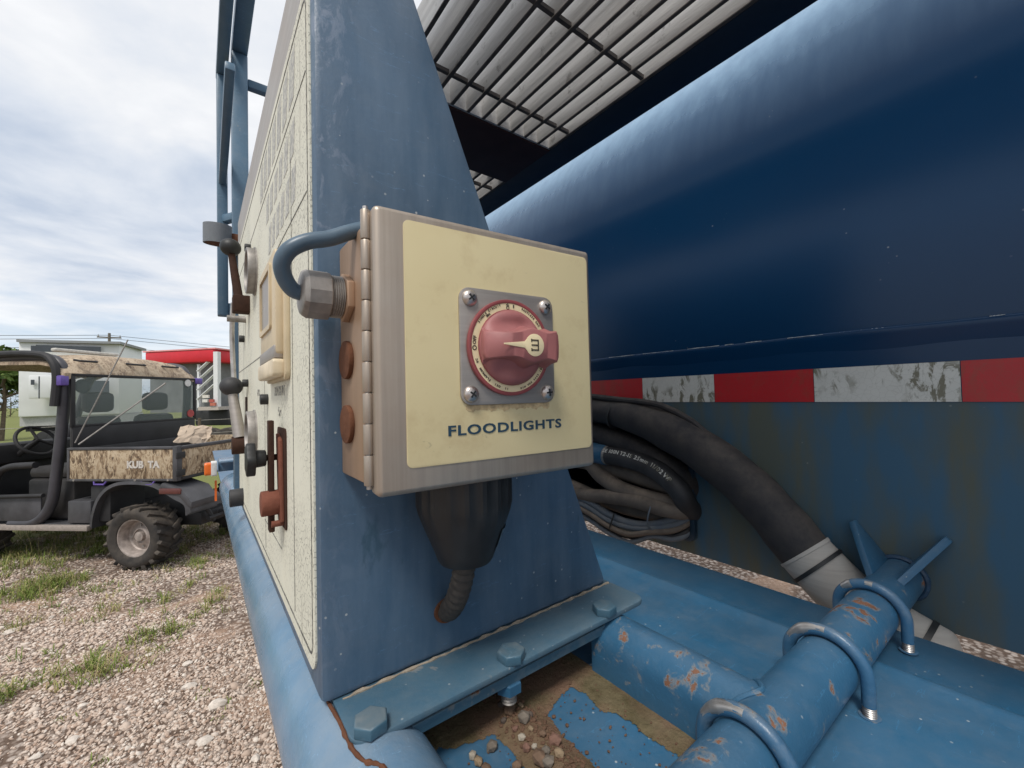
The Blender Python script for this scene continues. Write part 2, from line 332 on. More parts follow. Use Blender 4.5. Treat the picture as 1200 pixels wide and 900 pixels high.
def text(s, size, mat, name, parent, X, local=False, sx=1., bold=0., depth=.0002, align='CENTER', space=1.):
    cu_ = bpy.data.curves.new('t', 'FONT'); cu_.body = s; cu_.size = size; cu_.align_x = align; cu_.align_y = 'CENTER'; cu_.offset = bold; cu_.extrude = depth; cu_.space_character = space; cu_.resolution_u = 3
    t = bpy.data.objects.new('t', cu_); COL.objects.link(t); bpy.context.view_layer.update()
    me = bpy.data.meshes.new_from_object(t.evaluated_get(bpy.context.evaluated_depsgraph_get())); bpy.data.objects.remove(t)
    mb = MB(); mb.add([Vector((v.co.x*sx, v.co.y, v.co.z)) for v in me.vertices], [tuple(p.vertices) for p in me.polygons])
    return mb.build(name, mat, parent, X=X, local=local, smooth=False)
def rrect(x0, y0, x1, y1, r, n=5):
    out = []
    for cx, cy, a in ((x1-r,y1-r,0),(x0+r,y1-r,90),(x0+r,y0+r,180),(x1-r,y0+r,270)):
        for i in range(n+1): t = R(a+90*i/n); out.append((cx+r*math.cos(t), cy+r*math.sin(t)))
    return out
def ring2(mb, outer, inner, h0, h1):         # flat ring between two loops of equal count, lying in local xy, h0..h1 thick
    n = len(outer); vs = [(x,y,h1) for x,y in outer]+[(x,y,h1) for x,y in inner]+[(x,y,h0) for x,y in outer]+[(x,y,h0) for x,y in inner]
    fs = []
    for i in range(n):
        j = (i+1) % n; fs += [(i,j,n+j,n+i),(2*n+i,3*n+i,3*n+j,2*n+j),(i,2*n+i,2*n+j,j),(n+i,n+j,3*n+j,3*n+i)]
    return mb.add(vs, fs)
def bez(pts, n=8):                           # Catmull-Rom through points
    P = [Vector(p) for p in pts]; P = [P[0]*2-P[1]]+P+[P[-1]*2-P[-2]]; out = []
    for i in range(1, len(P)-2):
        a,b,c,d = P[i-1:i+3]
        for k in range(n):
            t = k/n; out.append(.5*((2*b)+(c-a)*t+(2*a-5*b+4*c-d)*t*t+(3*b-a-3*c+d)*t**3))
    return out+[P[-2]]
def hexprism(r, h, ch=.12):
    mb = MB(); a = [R(60*i) for i in range(6)]
    vs = [(r*math.cos(t), r*math.sin(t), 0) for t in a]+[(r*math.cos(t), r*math.sin(t), h*(1-ch)) for t in a]+[(r*.9*math.cos(t), r*.9*math.sin(t), h) for t in a]
    fs = [tuple(range(5,-1,-1)), tuple(range(12,18))]
    for i in range(6): j = (i+1) % 6; fs += [(i,j,6+j,6+i),(6+i,6+j,12+j,12+i)]
    return mb.add(vs, fs)
# ================================================================ SETTING: ground
def ground_mat():
    n = NT('gravel_and_grass_ground'); v = n.voro(34, out='Color'); s = n.sep(v)[0]; e = n.voro(34)
    c = n.mix(s, (.27,.205,.165), (.58,.50,.44)); c = n.mix(n.ramp(e, [(.35,0.),(.62,1.)]), c, (.15,.105,.08))
    dirt = n.mix(n.noise(30, 8, .7), (.37,.235,.165), (.54,.385,.285)); dm = n.ramp(n.noise(1.1, 5, .6), [(.52,0.),(.62,1.)]); c = n.mix(n.math('MULTIPLY', dm, .8), c, dirt)
    gr = n.mix(n.noise(25, 7, .7), (.075,.10,.028), (.19,.21,.075))
    y = n.sep()[1]; far = n.ramp(n.math('ADD', n.math('MULTIPLY', y, .01), n.math('MULTIPLY', n.noise(.5, 5), .03)), [(.078,0.),(.10,1.)])
    c = n.mix(far, c, n.mix(n.noise(.12, 5), gr, (.22,.23,.08)))
    n.bump(n.math('SUBTRACT', n.noise(60, 6, .7), e), .7, .02); return n.fin(c, .95, 0, .2)
M['ground'] = ground_mat()
g = MB(); nx = 60
xs = np.concatenate([[-900,-300,-100,-40,-15], np.linspace(-6,6,49), [15,40,100,300,900]]); ys = np.concatenate([[-900,-200,-50,-10], np.linspace(-2,12,57), [20,40,100,300,900]])
def gz(x, y):
    f = max(0, min(1, (8-abs(x))/3))*max(0, min(1, (13-abs(y-5))/3))
    return f*(.035*math.sin(x*1.3+.6*y)+.02*math.sin(2.1*y-.7*x)-.015)
vs = [(x, y, gz(x, y)) for y in ys for x in xs]; k = len(xs)
g.add(vs, [(j*k+i, j*k+i+1, (j+1)*k+i+1, (j+1)*k+i) for j in range(len(ys)-1) for i in range(k-1)])
GZ = -HC
struct(g.build('ground', 'ground', local=True))
# loose stones: thousands of small faceted pebbles as one mass, bigger ones singly below
def rock(seed, n=1):
    rr = np.random.default_rng(seed); bm = bmesh.new(); bmesh.ops.create_icosphere(bm, subdivisions=n, radius=1)
    sx = rr.uniform(.7, 1.25, 3); sx[2] *= .62
    for v in bm.verts: k = rr.uniform(.78, 1.18); v.co = Vector((v.co.x*sx[0]*k, v.co.y*sx[1]*k, v.co.z*sx[2]*k))
    V = np.array([v.co[:] for v in bm.verts]); F = np.array([[v.index for v in f.verts] for f in bm.faces]); bm.free(); return V, F
ROCKS = [rock(i) for i in range(14)]
def stone_mat():
    n = NT('limestone_gravel'); at = n.t.nodes.new('ShaderNodeAttribute'); at.attribute_name = 'tone'; f = at.outputs['Fac']
    c = n.ramp(f, [(0.,(.29,.185,.13)),(.25,(.47,.345,.27)),(.6,(.63,.515,.43)),(1.,(.81,.735,.655))]); c = n.mix(n.math('MULTIPLY', n.noise(150, 5), .35), c, (.26,.19,.145))
    n.bump(n.noise(220, 4), .4, .002); return n.fin(c, .92, 0, .2)
M['stone'] = stone_mat()
def grassiness(x, y):
    b = [(-1.1,3.55,.55,.16),(-.62,3.5,.4,.2),(-.35,4.6,.32,.25),(-1.9,4.6,.9,.25),(-1.2,5.35,.9,.4),(.05,5.6,.7,.35),(-.25,3.75,.2,.12),(-.9,6.4,2.,.5),(-2.6,3.6,.6,.25),(.0,4.2,.15,.2)]
    m_ = max(math.exp(-((x-a)/c)**2-((y-d)/e)**2) for a, d, c, e in b)
    return m_*max(.0, min(1, .62+.45*math.sin(7.3*x+2.9*y)+.4*math.sin(5.1*y*1.7-4.4*x)+.25*math.sin(13*x-9*y)))
def scatter(N):
    y = 1.1+6.6*rng.random(N)**1.35; x = -.72*y*rng.random(N)*1.05+.35
    bare = (np.sin(x*3.1+y*1.7)+np.sin(y*4.3-x*2.2)+.8*np.sin(1.1*x-2.7*y) > .62) & (rng.random(N) < .82)
    gm_ = np.array([grassiness(a, b) for a, b in zip(x, y)]); keep = ~bare & ~((gm_ > .5) & (rng.random(N) < .65)); x, y = x[keep], y[keep]; n = len(x)
    s_ = .0040+.0080*rng.random(n)**2.6; s_[rng.random(n) < .02] *= 1.9; s_ *= .9+.05*y
    V = np.stack([r_[0] for r_ in ROCKS]); F = ROCKS[0][1]; ix = rng.integers(0, len(ROCKS), n); P = V[ix]*s_[:,None,None]; a = rng.random(n)*6.283; c_, sn = np.cos(a)[:,None], np.sin(a)[:,None]
    X = P[:,:,0]*c_-P[:,:,1]*sn; Yv = P[:,:,0]*sn+P[:,:,1]*c_; tl = rng.normal(0,.3,(n,2)); gzv = np.array([gz(p_, q_) for p_, q_ in zip(x, y)])
    Z = P[:,:,2]+tl[:,:1]*X+tl[:,1:]*Yv+gzv[:,None]+(s_*.2)[:,None]
    Vs = np.stack([X+x[:,None], Yv+y[:,None], Z], -1).reshape(-1,3); nv = V.shape[1]; Fs = (F[None]+(np.arange(n)*nv)[:,None,None]).reshape(-1,3)
    T = np.repeat(np.clip(rng.normal(.58,.22,n), 0, 1), len(F))
    me = bpy.data.meshes.new('gravel'); 
    me.vertices.add(len(Vs)); me.vertices.foreach_set('co', Vs.ravel()); me.loops.add(len(Fs)*3); me.polygons.add(len(Fs))
    me.loops.foreach_set('vertex_index', Fs.ravel().astype(np.int32)); me.polygons.foreach_set('loop_start', np.arange(0, len(Fs)*3, 3, dtype=np.int32))
    me.update(calc_edges=True); a = me.attributes.new('tone', 'FLOAT', 'FACE'); a.data.foreach_set('value', T.astype(np.float32))
    me.materials.append(M['stone']); o = bpy.data.objects.new('gravel', me); COL.objects.link(o); return o
o = stuff(scatter(90000)); o['label'] = 'pale crushed limestone gravel covering the yard'; o['category'] = 'gravel'
big = [(254,659,.036),(222,640,.028),(60,725,.02),(175,776,.026),(220,784,.022),(85,873,.024),(41,893,.022),(97,835,.02),(240,870,.03),(300,890,.02),(12,742,.03),(150,880,.016)]
PX = 488.28
def ray(px, py): return fw+cr*((px-600)/PX)-cu*((py-450)/PX)
def at(px, py, ax, v):
    d = ray(px, py); return d*(v/d[ax])
SB = []; BIGTONE = [.9,.8,.7,.85,.75,.8,.7,.9,.8,.7,.75,.85]
for i, (px, py, s) in enumerate(big):
    V, F = rock(100+i, 2); p = at(px, py+170 if py < 700 and i < 2 else py, 2, GZ); mb = MB(); mb.add([(v[0]*s+p.x, v[1]*s+p.y, v[2]*s+GZ+gz(p.x,p.y)+s*.25) for v in V], [tuple(f) for f in F])
    mt = 'rock%d' % i; M[mt] = plain('pale_rock_%d' % i, sc((.55,.49,.43), .8+.4*BIGTONE[i]), .9, 0, .2, 60, .4)
    SB.append((mb.build('stone', mt), math.hypot(p.x+.53, p.y-5.46)))
ORD0 = ['nearest to','second nearest to','third nearest to','fourth nearest to','fifth nearest to','sixth nearest to','seventh nearest to','eighth nearest to','ninth nearest to','tenth nearest to','eleventh nearest to','farthest from']
for k_, q in enumerate(sorted(SB, key=lambda q: q[1])): tag(q[0], 'pale rock larger than the gravel around it, %s the rear wheel' % ORD0[k_], 'stone', 'larger rocks in the gravel')
# grass tufts
M['grass'] = None
def grass_mat():
    n = NT('yard_grass'); at_ = n.t.nodes.new('ShaderNodeAttribute'); at_.attribute_name = 'tone'; c = n.ramp(at_.outputs['Fac'], [(0.,(.07,.125,.022)),(.45,(.16,.225,.045)),(.72,(.27,.28,.085)),(1.,(.46,.37,.20))])
    return n.fin(c, .7, 0, .25)
M['grass'] = grass_mat()
def blades(N):
    V = []; F = []; T = []
    cnt = 0
    while cnt < N:
        y = 2.4+7*rng.random(); x = -0.68*y*rng.random()+.45; gg = grassiness(x, y)
        if y > 6.3: gg = max(gg, .6)
        if rng.random() > gg**1.5+.008: continue
        cnt += 1; base = .35+.3*rng.random(); dryt = rng.random() < .16+.25*(1-gg); size = (.035+.055*rng.random())*(.75+.5*gg)*(.75 if y < 3.2 else 1)
        for b_ in range(int(9+9*rng.random())):
            px_, py_ = x+rng.normal(0,.022), y+rng.normal(0,.022); a = rng.random()*6.28; lean = .25+1.25*rng.random()**.8; h = size*(.5+.8*rng.random()); tall = rng.random() < .012
            if tall: h *= 2.6; lean *= .35
            dx, dy = math.cos(a), math.sin(a); w = (.0016+.0014*rng.random())*(.7 if tall else 1); ex, ey = -dy*w, dx*w; z = gz(px_, py_)-.004; k_ = len(V); pts = []
            for q, (sx_, sz_) in enumerate(((0,0),(.30,.55),(.72,.88),(1.15,.80))): pts.append((px_+dx*lean*h*sx_*.8, py_+dy*lean*h*sx_*.8, z+h*sz_*(1.25-.35*lean)))
            for q in range(3): kx = (1,.9,.6)[q]; V += [(pts[q][0]-ex*kx,pts[q][1]-ey*kx,pts[q][2]),(pts[q][0]+ex*kx,pts[q][1]+ey*kx,pts[q][2])]
            V.append(pts[3]); F += [(k_,k_+1,k_+3,k_+2),(k_+2,k_+3,k_+5,k_+4),(k_+4,k_+5,k_+6)]
            t = .8+.2*rng.random() if (dryt and rng.random() < .8) or tall or rng.random() < .08 else min(.7, max(0, base+rng.normal(0,.13))); T += [t]*3
    me = bpy.data.meshes.new('grass'); me.from_pydata(V, [], F); a = me.attributes.new('tone', 'FLOAT', 'FACE'); a.data.foreach_set('value', np.array(T, np.float32))
    me.materials.append(M['grass']); o = bpy.data.objects.new('grass', me); COL.objects.link(o); return o
o = stuff(blades(2700)); o['label'] = 'patchy green and dry grass growing through the gravel'; o['category'] = 'grass'

# ================================================================ THE TRAILER: tank
Y0, Y1 = -1.6, 3.0; XW = .745
tank = thing('tank', 'large dark blue steel tank with rounded shoulder and red and white tape', 'tank', (1.8,.7,-.308))
zsh, RS = .38, .45
left = [(XW,-.308),(XW,-.275),(XW,-.075),(XW,.08),(XW,.24)]+[(XW+RS-RS*math.cos(R(t)), zsh+RS*math.sin(R(t))) for t in range(0, 91, 6)]
right = [(3.7-x, z) for x, z in reversed(left)]
prof = left+right; ysg = [Y0, .432, .98, Y1]; t = MB(); n = len(prof)
vs = [(x, y, z) for y in ysg for x, z in prof]; fs = []
for j in range(3):
    for i in range(n):
        if j == 1 and i == 1: continue       # the hatch the hoses come out of
        q = (i+1) % n; fs.append((j*n+i, j*n+q, (j+1)*n+q, (j+1)*n+i))
fs += [tuple(range(n)), tuple(3*n+i for i in range(n))]
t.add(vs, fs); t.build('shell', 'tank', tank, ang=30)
b = MB(); X1 = XW+.30
b.add([(XW+.0005,.432,-.275),(XW+.0005,.98,-.275),(XW+.0005,.98,-.075),(XW+.0005,.432,-.075),(X1,.432,-.275),(X1,.98,-.275),(X1,.98,-.075),(X1,.432,-.075)],
      [(4,5,6,7),(0,1,5,4),(1,2,6,5),(2,3,7,6),(3,0,4,7)]); b.build('hatch_recess', 'beam', tank)
fr = MB(); XH = basis((XW-.0005,.706,-.175),(0,-1,0),(0,0,1),(-1,0,0)); ring2(fr, rrect(-.282,-.108,.282,.108,.014), rrect(-.273,-.099,.273,.099,.010), 0, .012)
fr.build('hatch_frame', paint('hatch_paint', (.012,.034,.062), 0, .2), tank, X=XH, bevel=.001)
wb = MB(); ny_ = 160; pr_ = [(XW+.0005,.0805),(XW-.0036,.0785),(XW-.0042,.0755),(XW-.0036,.070),(XW-.0012,.058),(XW+.0005,.050)]
vs = [(x+.0006*math.sin(j_*.9)*math.sin(j_*.23), Y0+(Y1-Y0)*j_/ny_, z+.0007*math.sin(j_*.51+1)) for j_ in range(ny_+1) for x, z in pr_]; k6 = len(pr_)
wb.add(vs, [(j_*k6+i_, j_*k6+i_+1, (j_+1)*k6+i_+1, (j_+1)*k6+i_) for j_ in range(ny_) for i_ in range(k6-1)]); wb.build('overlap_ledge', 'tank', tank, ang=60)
for y0_, y1_ in ((.04,.052),(.145,.16),(.17,.195),(.215,.262),(.30,.325),(.345,.36),(.37,.43),(.46,.53),(.55,.62)):
    c_ = MB(); nn_ = 10; c_.tube([(XW-.0034, y0_+(y1_-y0_)*q/nn_, .0787+.0007*math.sin((y0_+(y1_-y0_)*q/nn_)*1.0)) for q in range(nn_+1)], [.0002+.0006*random.random() for _ in range(nn_+1)], 5); c_.build('scraped_edge', 'lit_or_worn', tank)
for i in range(-9, 10):                       # 6 inch red and white segments
    ya = .0775+.1525*i; col = 'tapered' if i % 2 else 'tapewhite'
    tp = MB(); tp.add([(XW-.0012,ya+.0006,-.0215),(XW-.0012,ya+.1522,-.0215),(XW-.0012,ya+.1522,.0285),(XW-.0012,ya+.0006,.0285),(XW-.0002,ya+.0006,-.0215),(XW-.0002,ya+.1522,-.0215),(XW-.0002,ya+.1522,.0285),(XW-.0002,ya+.0006,.0285)],
                      [(0,1,2,3),(7,6,5,4),(0,4,5,1),(1,5,6,2),(2,6,7,3),(3,7,4,0)])
    o = tp.build('tape_segment', col, tank, smooth=False); o['label'] = 'red reflective tape segment' if i % 2 else 'white reflective tape segment with mildew'

# ---------------- deck plate
deck = thing('deck_plate', 'flat blue steel deck beside the tank with mud and dried grime', 'deck', (.4,.5,-.2885))
d = MB(); prof = [(.06,-.283),(.508,-.283),(.513,-.2822),(.519,-.2822),(.524,-.2816),(.534,-.2812),(.541,-.2786),(.546,-.2778),(.551,-.2790),(.557,-.2830),(.563,-.2846),(.650,-.2852),(.657,-.2898),(.657,-.320),(.653,-.320),(.653,-.2915),(.06,-.2885)]
d.prism(prof, Y0, Y1, lambda a, b, c: (a, c, b)); d.build('plate', paint('deck_paint', (.028,.118,.222), .0, .12, .6, .34), deck, ang=50)
# mud film with a ragged edge lying on the plate, and the heap against it
mf = MB(); Xs = np.linspace(.115,.322,170); Ys = np.linspace(.10,.40,240); vs = []; fs = []; kk = len(Xs)
def fbm(x, y, s=0):
    v = 0
    for o_, (f_, a_) in enumerate(((29,.45),(71,.30),(157,.20),(331,.13),(640,.08))): v += a_*math.sin(f_*x*1.3+1.7*o_+s+1.6*math.sin(f_*y*.8+o_))*math.cos(f_*y+.9*math.sin(f_*x*.7+s))
    return v
W1 = [(.244,.283),(.262,.293),(.283,.296),(.288,.283),(.285,.255),(.294,.235),(.300,.10),(.225,.10),(.236,.212),(.236,.246)]; W2 = [(.152,.312),(.165,.303),(.183,.302),(.194,.298),(.198,.27),(.200,.10),(.14,.10),(.138,.30)]
def pdist(x, y, P):                          # signed distance to a polygon, negative inside
    d_ = 1e9; ins = False
    for (x0,y0),(x1,y1) in zip(P, P[1:]+P[:1]):
        ex, ey = x1-x0, y1-y0; t_ = max(0, min(1, ((x-x0)*ex+(y-y0)*ey)/(ex*ex+ey*ey))); d_ = min(d_, math.hypot(x-x0-ex*t_, y-y0-ey*t_))
        if (y0 > y) != (y1 > y) and x < ex*(y-y0)/ey+x0: ins = not ins
    return -d_ if ins else d_
def mud(x, y): return (min(pdist(x, y, W1), pdist(x, y, W2))+.0058*fbm(x, y))*60
heap = lambda y: .222-.06*(.30-y)
hgt = lambda x, y: -.2826+.0012*min(1, max(0, mud(x, y)*3))+.0008*abs(fbm(x*2, y*2))+.006*math.exp(-((x-heap(y))/.012)**2)*(1 if y < .335 else .2)
vs = [(x, y, hgt(x, y)) for y in Ys for x in Xs]
for j in range(len(Ys)-1):
    for i in range(kk-1):
        if mud((Xs[i]+Xs[i+1])/2, (Ys[j]+Ys[j+1])/2) > 0: fs.append((j*kk+i, j*kk+i+1, (j+1)*kk+i+1, (j+1)*kk+i))
mf.add(vs, fs); mo = stuff(mf.build('mud_film', 'mud', deck)); mo['label'] = 'dried brown mud with a ragged edge'
PEB = [('pebble_brown',(.15,.095,.062)),('pebble_pink',(.21,.115,.085)),('pebble_tan',(.26,.19,.12)),('pebble_grey',(.16,.135,.11)),('pebble_dark',(.11,.085,.07)),('pebble_white',(.36,.32,.26))]
for a, c_ in PEB: M[a] = plain(a, c_, .85, 0, .25, 120, .4)
stones = [(597,838,.0058,0),(614,850,.0075,3),(612,866,.0035,5),(617,878,.0048,1),(632,892,.0078,0),(651,873,.0062,1),(656,891,.0058,2),(641,886,.0042,3),(577,873,.0055,3),(554,883,.0045,5),(561,890,.0045,2),(622,842,.0035,4),(636,868,.004,0),(626,878,.003,5),(643,898,.005,3),(570,897,.004,0),(604,856,.003,1),(590,845,.0035,4),(606,895,.004,0),(611,832,.0032,2),(588,830,.0036,4),(622,860,.0026,2)]
PB = []; ORD = ['nearest to','second nearest to','third nearest to','fourth nearest to','fifth nearest to','sixth nearest to','seventh nearest to','eighth nearest to','ninth nearest to','tenth nearest to','eleventh nearest to','farthest from']
TN = {0:'brown',1:'pinkish',2:'tan',3:'grey',4:'dark',5:'white'}
for i, (px, py, s, m_) in enumerate(stones):
    p = at(px, py, 2, -.279); s *= .86; V, F = rock(300+i, 1); V = V*1.08; mb = MB(); zz0 = hgt(p.x, p.y)
    mb.add([(v[0]*s+p.x, v[1]*s+p.y, v[2]*s*1.2+zz0+s*.5) for v in V], [tuple(f) for f in F])
    PB.append((mb.build('pebble', PEB[m_][0], bevel=s*.10, ang=12), m_, math.hypot(px-600, py-812)))
for m_ in range(6):
    L_ = sorted([q for q in PB if q[1] == m_], key=lambda q: q[2])
    for k_, q in enumerate(L_): tag(q[0], '%s pebble on the muddy deck, %s the bolt thread of its colour' % (TN[m_], ORD[k_]) if len(L_) > 1 else 'only %s pebble on the muddy blue deck' % TN[m_], 'pebble', 'pebbles on the deck')
mb = MB()
for i in range(1500):
    y = .12+.22*random.random(); x = heap(y)+random.gauss(0,.0095); s = .0005+.0017*random.random()**1.5
    if random.random() < .25: x = .12+.19*random.random(); s *= .6
    V, F = ROCKS[i % 14]; mb.add([(v[0]*s+x, v[1]*s+y, v[2]*s+hgt(x,y)+s*.3) for v in V], [tuple(f) for f in F])
M['grit'] = rustm('rusty_grit', (.05,.028,.018), (.22,.13,.085))
o = stuff(mb.build('grit', 'grit', deck, smooth=False)); o['label'] = 'fine brown grit in the mud'

# ---------------- pipe frame
ZP = -.254
fr_ = thing('pipe_frame', 'blue chipped pipe frame, cross pipe welded to the tank wall', 'pipe frame', (.4,.142,-.283))
p = MB(); p.cyl((.113,.142,ZP),(XW-.0008,.142,ZP),.0240,n=40); p.build('cross_pipe', 'pipe', fr_)
p = MB(); arc = [(.343+.0245*math.cos(R(a)), -.255+.0245*math.sin(R(a))) for a in range(0,181,12)]+[(.3185,-.2826),(.3675,-.2826)]
p.prism(arc, .1425, .3, lambda a, b, c: (a, c, b)); p.build('branch_pipe', 'pipe', fr_)
sd_ = MB(); pts = [(.0932, y, -.270) for y in np.linspace(-1.2,1.60,30)]; rad = [.0444]*30
sd_.tube(pts+[(.0932,1.615,-.270),(.0932,1.628,-.270),(.0932,1.634,-.270)], rad+[.043,.036,.022], 48); sd_.build('side_pipe', 'side', fr_)
wl_ = MB(); pts = [(.1195+.003*math.sin(i), .29-.0075*i, -.2335-.0012*(i%3)) for i in range(9)]
a = MB(); a.box((.120,.2895,-.2440),(.352,.345,-.2350)); a.build('support_angle', paint('angle_paint', (.05,.12,.18), .75, .5), fr_, bevel=.0012)
wl_ = MB(); tj = [(.343+.0248*math.cos(R(t)), -.255+.0248*math.sin(R(t))) for t in range(0,181,9)]; wl_.tube([(x, .1425+math.sqrt(max(0, .0246**2-(z-ZP)**2)), z) for x, z in tj], [.0018+.0007*random.random() for _ in tj], 8); wl_.build('weld_bead', 'pipe', fr_)
wl_ = MB(); wl_.tube([(XW-.004, .142+.0262*math.cos(R(t)), ZP+.0262*math.sin(R(t))) for t in range(0,361,12)], [.003+.001*random.random() for _ in range(31)], 8); wl_.build('weld_bead', 'weld', fr_)
for sy in (1, -1):                            # radial gussets against the tank wall
    gs = MB(); c0 = Vector((0,.142,ZP)); dr = Vector((0, sy*.60, .80)).normalized(); nn = Vector((1,0,0)).cross(dr).normalized()*.0042
    pl_ = [(XW-.001,.0222),(XW-.001,.079),(XW-.010,.080),(XW-.070,.031),(XW-.080,.0222)]
    gs.add([c0+Vector((x,0,0))+dr*r_+nn for x, r_ in pl_]+[c0+Vector((x,0,0))+dr*r_-nn for x, r_ in pl_], [(0,1,2,3,4),(9,8,7,6,5)]+[(i,5+i,5+(i+1)%5,(i+1)%5) for i in range(5)])
    gs.build('gusset', 'blue', fr_, bevel=.0012)
rr_ = MB(); rr_.tube(bez([(.0765,.343,-.2275),(.078,.315,-.2265),(.0785,.29,-.2275),(.082,.272,-.2268),(.088,.262,-.2256),(.0905,.245,-.2252)],6), [.0009+.0012*random.random() for _ in range(31)], 8); rr_.build('rust_seam', 'rust', fr_)

# ---------------- U-bolts clamping the cross pipe
def ubolt(x, label, mt='ubolt'):
    u = thing('u_bolt', label, 'u-bolt', (x,.142,-.283), group='u-bolts over the cross pipe')
    tilt = .006; path = [(x,.142+.0302,-.296),(x,.142+.0302,-.262)]+[(x+tilt*math.sin(R(a))*0, .142+.0302*math.cos(R(a)), ZP+.0302*math.sin(R(a))) for a in range(0,181,9)]+[(x,.142-.0302,-.262),(x,.142-.0302,-.274)]
    m_ = MB(); m_.tube(path, .0053, 14); m_.build('bar', mt, u)
    th = MB(); zt = -.274; pts = []; rd = []
    for i in range(15): pts.append((x,.142-.0302,zt-.0009*i)); rd.append(.0052 if i % 2 else .0044)
    th.tube(pts, rd, 14); th.build('thread', 'zinc', u)
    
    for sg in (-1,1): w = MB(); w.cyl((x,.142+sg*.0302,-.2832),(x,.142+sg*.0302,-.2822),.0078,n=20); w.build('washer', 'ubolt', u)
    return u
ubolt(.604, 'blue painted u-bolt on cross pipe nearest the tank wall'); ubolt(.459, 'u-bolt with worn silver crown in the middle of the cross pipe'); ubolt(.300, 'scraped silver u-bolt on cross pipe at the bottom edge of the photo')
# bare metal crowns rubbed through the paint
for o in list(bpy.data.objects):
    if o.name.startswith('u_bolt'):
        x = o.location.x
        for a0, a1 in ((28,96),) if x < .5 else ((40,62),(84,98)):
            w = MB(); w.tube([(x-.0012,.142+.0311*math.cos(R(a)), ZP+.0311*math.sin(R(a))) for a in range(a0,a1,4)], [.0051-.0012*abs(math.sin(a*2.3)) for a in range(a0,a1,4)], 12); w.build('bare_crown', 'zinc', o)

# ================================================================ control cabinet
cab = thing('control_cabinet', 'tapering blue steel control cabinet with cream panel of gauges and levers', 'cabinet', (.2,.6,-.225))
YP = .3345; YE = 1.085; XL = .070
pf = [(XL,-.2249)]; c_ = MB()
poly = [(.385,-.2249),(.140,.392),(XL,.392),(XL,-.2249)]
# hollow-looking shell: bent sheet with rounded near edges
c_.prism(poly, YP, YE, lambda a, b, c: (a, c, b)); c_.build('shell', 'cab', cab, bevel=.006, ang=40)
f_ = MB(); f_.prism(rrect(.079,.284,.389,.352,.012), -.2295, -.2245, lambda a, b, c: (a, b, c)); fl = f_.build('base_flange', flange_mat(), cab, bevel=.0008)
dl = MB(); pts = [(.085+.30*i/60, .3335-.0006*math.sin(i*1.9), -.2243) for i in range(61)]; dl.tube(pts, [.0007+.0017*abs(math.sin(i*.7)*math.sin(i*2.3+1)) for i in range(61)], 6); dl.build('dirt_line', plain('packed_dust', (.29,.245,.19), .95, 0, .25, 200, .5), cab)
bolt = proto(hexprism(.0123,.0078), 'bolt', paint('bolt_paint', (.050,.115,.165), .0, .35, .3, .42), .0006); wsh = MB()
for i, (x, mt) in enumerate(((.0925,'blue'),(.212,'blue'),(.331,'blue'))):
    place(bolt, cab, Matrix.Translation((x,.3165-.0005*i if False else .2925,-.2243)) @ Matrix.Rotation(R((12,34,5)[i]), 4, 'Z'))
st_ = MB(); pts = []; rd = []
for i in range(25): pts.append((.212,.2975,-.232-.0013*i)); rd.append(.0068 if i % 2 else .0058)
st_.tube(pts, rd, 16); st_.build('bolt_thread', 'zincdull', cab); nut = hexprism(.0115,.009); nut.build('nut', 'blue', cab, X=Matrix.Translation((.212,.2925,-.2555)) if False else Matrix.Translation((.212,.2975,-.2525)))
gm = MB(); ring2(gm, [(.0125*math.cos(R(a)), .0105*math.sin(R(a))) for a in range(0,360,15)], [(.0098*math.cos(R(a)), .0080*math.sin(R(a))) for a in range(0,360,15)], -.002, .0022)
gm.build('cable_hole_rim', 'rust', cab, X=basis((.1735,YP,-.187),(1,0,0),(0,0,1),(0,-1,0)))
gm = MB(); gm.cyl((0,0,-.003),(0,0,.0004),.0099,n=20); gm.build('cable_hole', 'black', cab, X=basis((.1735,YP,-.187),(1,0,0),(0,0,1),(0,-1,0)))
# --- cream panel (local: a = towards the viewer end (-Y), b = up, c = out (-X))
XP = basis((XL,.7,0),(0,-1,0),(0,0,1),(-1,0,0)); A0, A1 = .7-1.078, .7-.3435
pn = MB(); pn.prism(rrect(A0,-.207,A1,.333,.016), 0., .0014, lambda a, b, c: (a, b, c)); panel = pn.build('decal_panel', 'decal', cab, X=XP)
ln = MB(); ring2(ln, rrect(A0+.010,-.197,A1-.0075,.323,.011), rrect(A0+.0118,-.1952,A1-.0090,.3212,.0095), .0013, .0018); ln.build('border_line', 'line', panel, X=XP)
def pline(a0, b0, a1, b1, w=.0011):
    m_ = MB(); d_ = Vector((a1-a0, b1-b0)).normalized(); nx_, ny_ = -d_.y*w/2, d_.x*w/2
    m_.prism([(a0+nx_,b0+ny_),(a1+nx_,b1+ny_),(a1-nx_,b1-ny_),(a0-nx_,b0-ny_)], .0013, .0018, lambda a, b, c: (a, b, c)); m_.build('printed_line', 'line', panel, X=XP)
pline(A0+.012,.062,.7-.60,.062); pline(.7-.63,.055,.7-.63,-.19); pline(.7-.425,.25,.7-.425,-.19,.0009); pline(A0+.012,.262,.7-.355,.262,.0009)
pline(.7-.66,.165,.7-.355,.165,.0009); pline(.7-.64,-.155,.7-.50,-.155)
def pbar(a, b, w, h, sh):
    m_ = MB(); m_.prism([(a,b),(a+w,b),(a+w+sh,b+h),(a+sh,b+h)], .0013, .0017, lambda x, y, c: (x, y, c)); m_.build('printed_letter', 'inklight', panel, X=XP)
for i in range(7): pbar(.7-.66+.038*i, .272, .026, .043, .008)
for i in range(6): pbar(.7-.60+.034*i, .222, .022, .030, .006)
for i in range(6): pbar(.7-.58+.031*i, .178, .020, .032, .006)
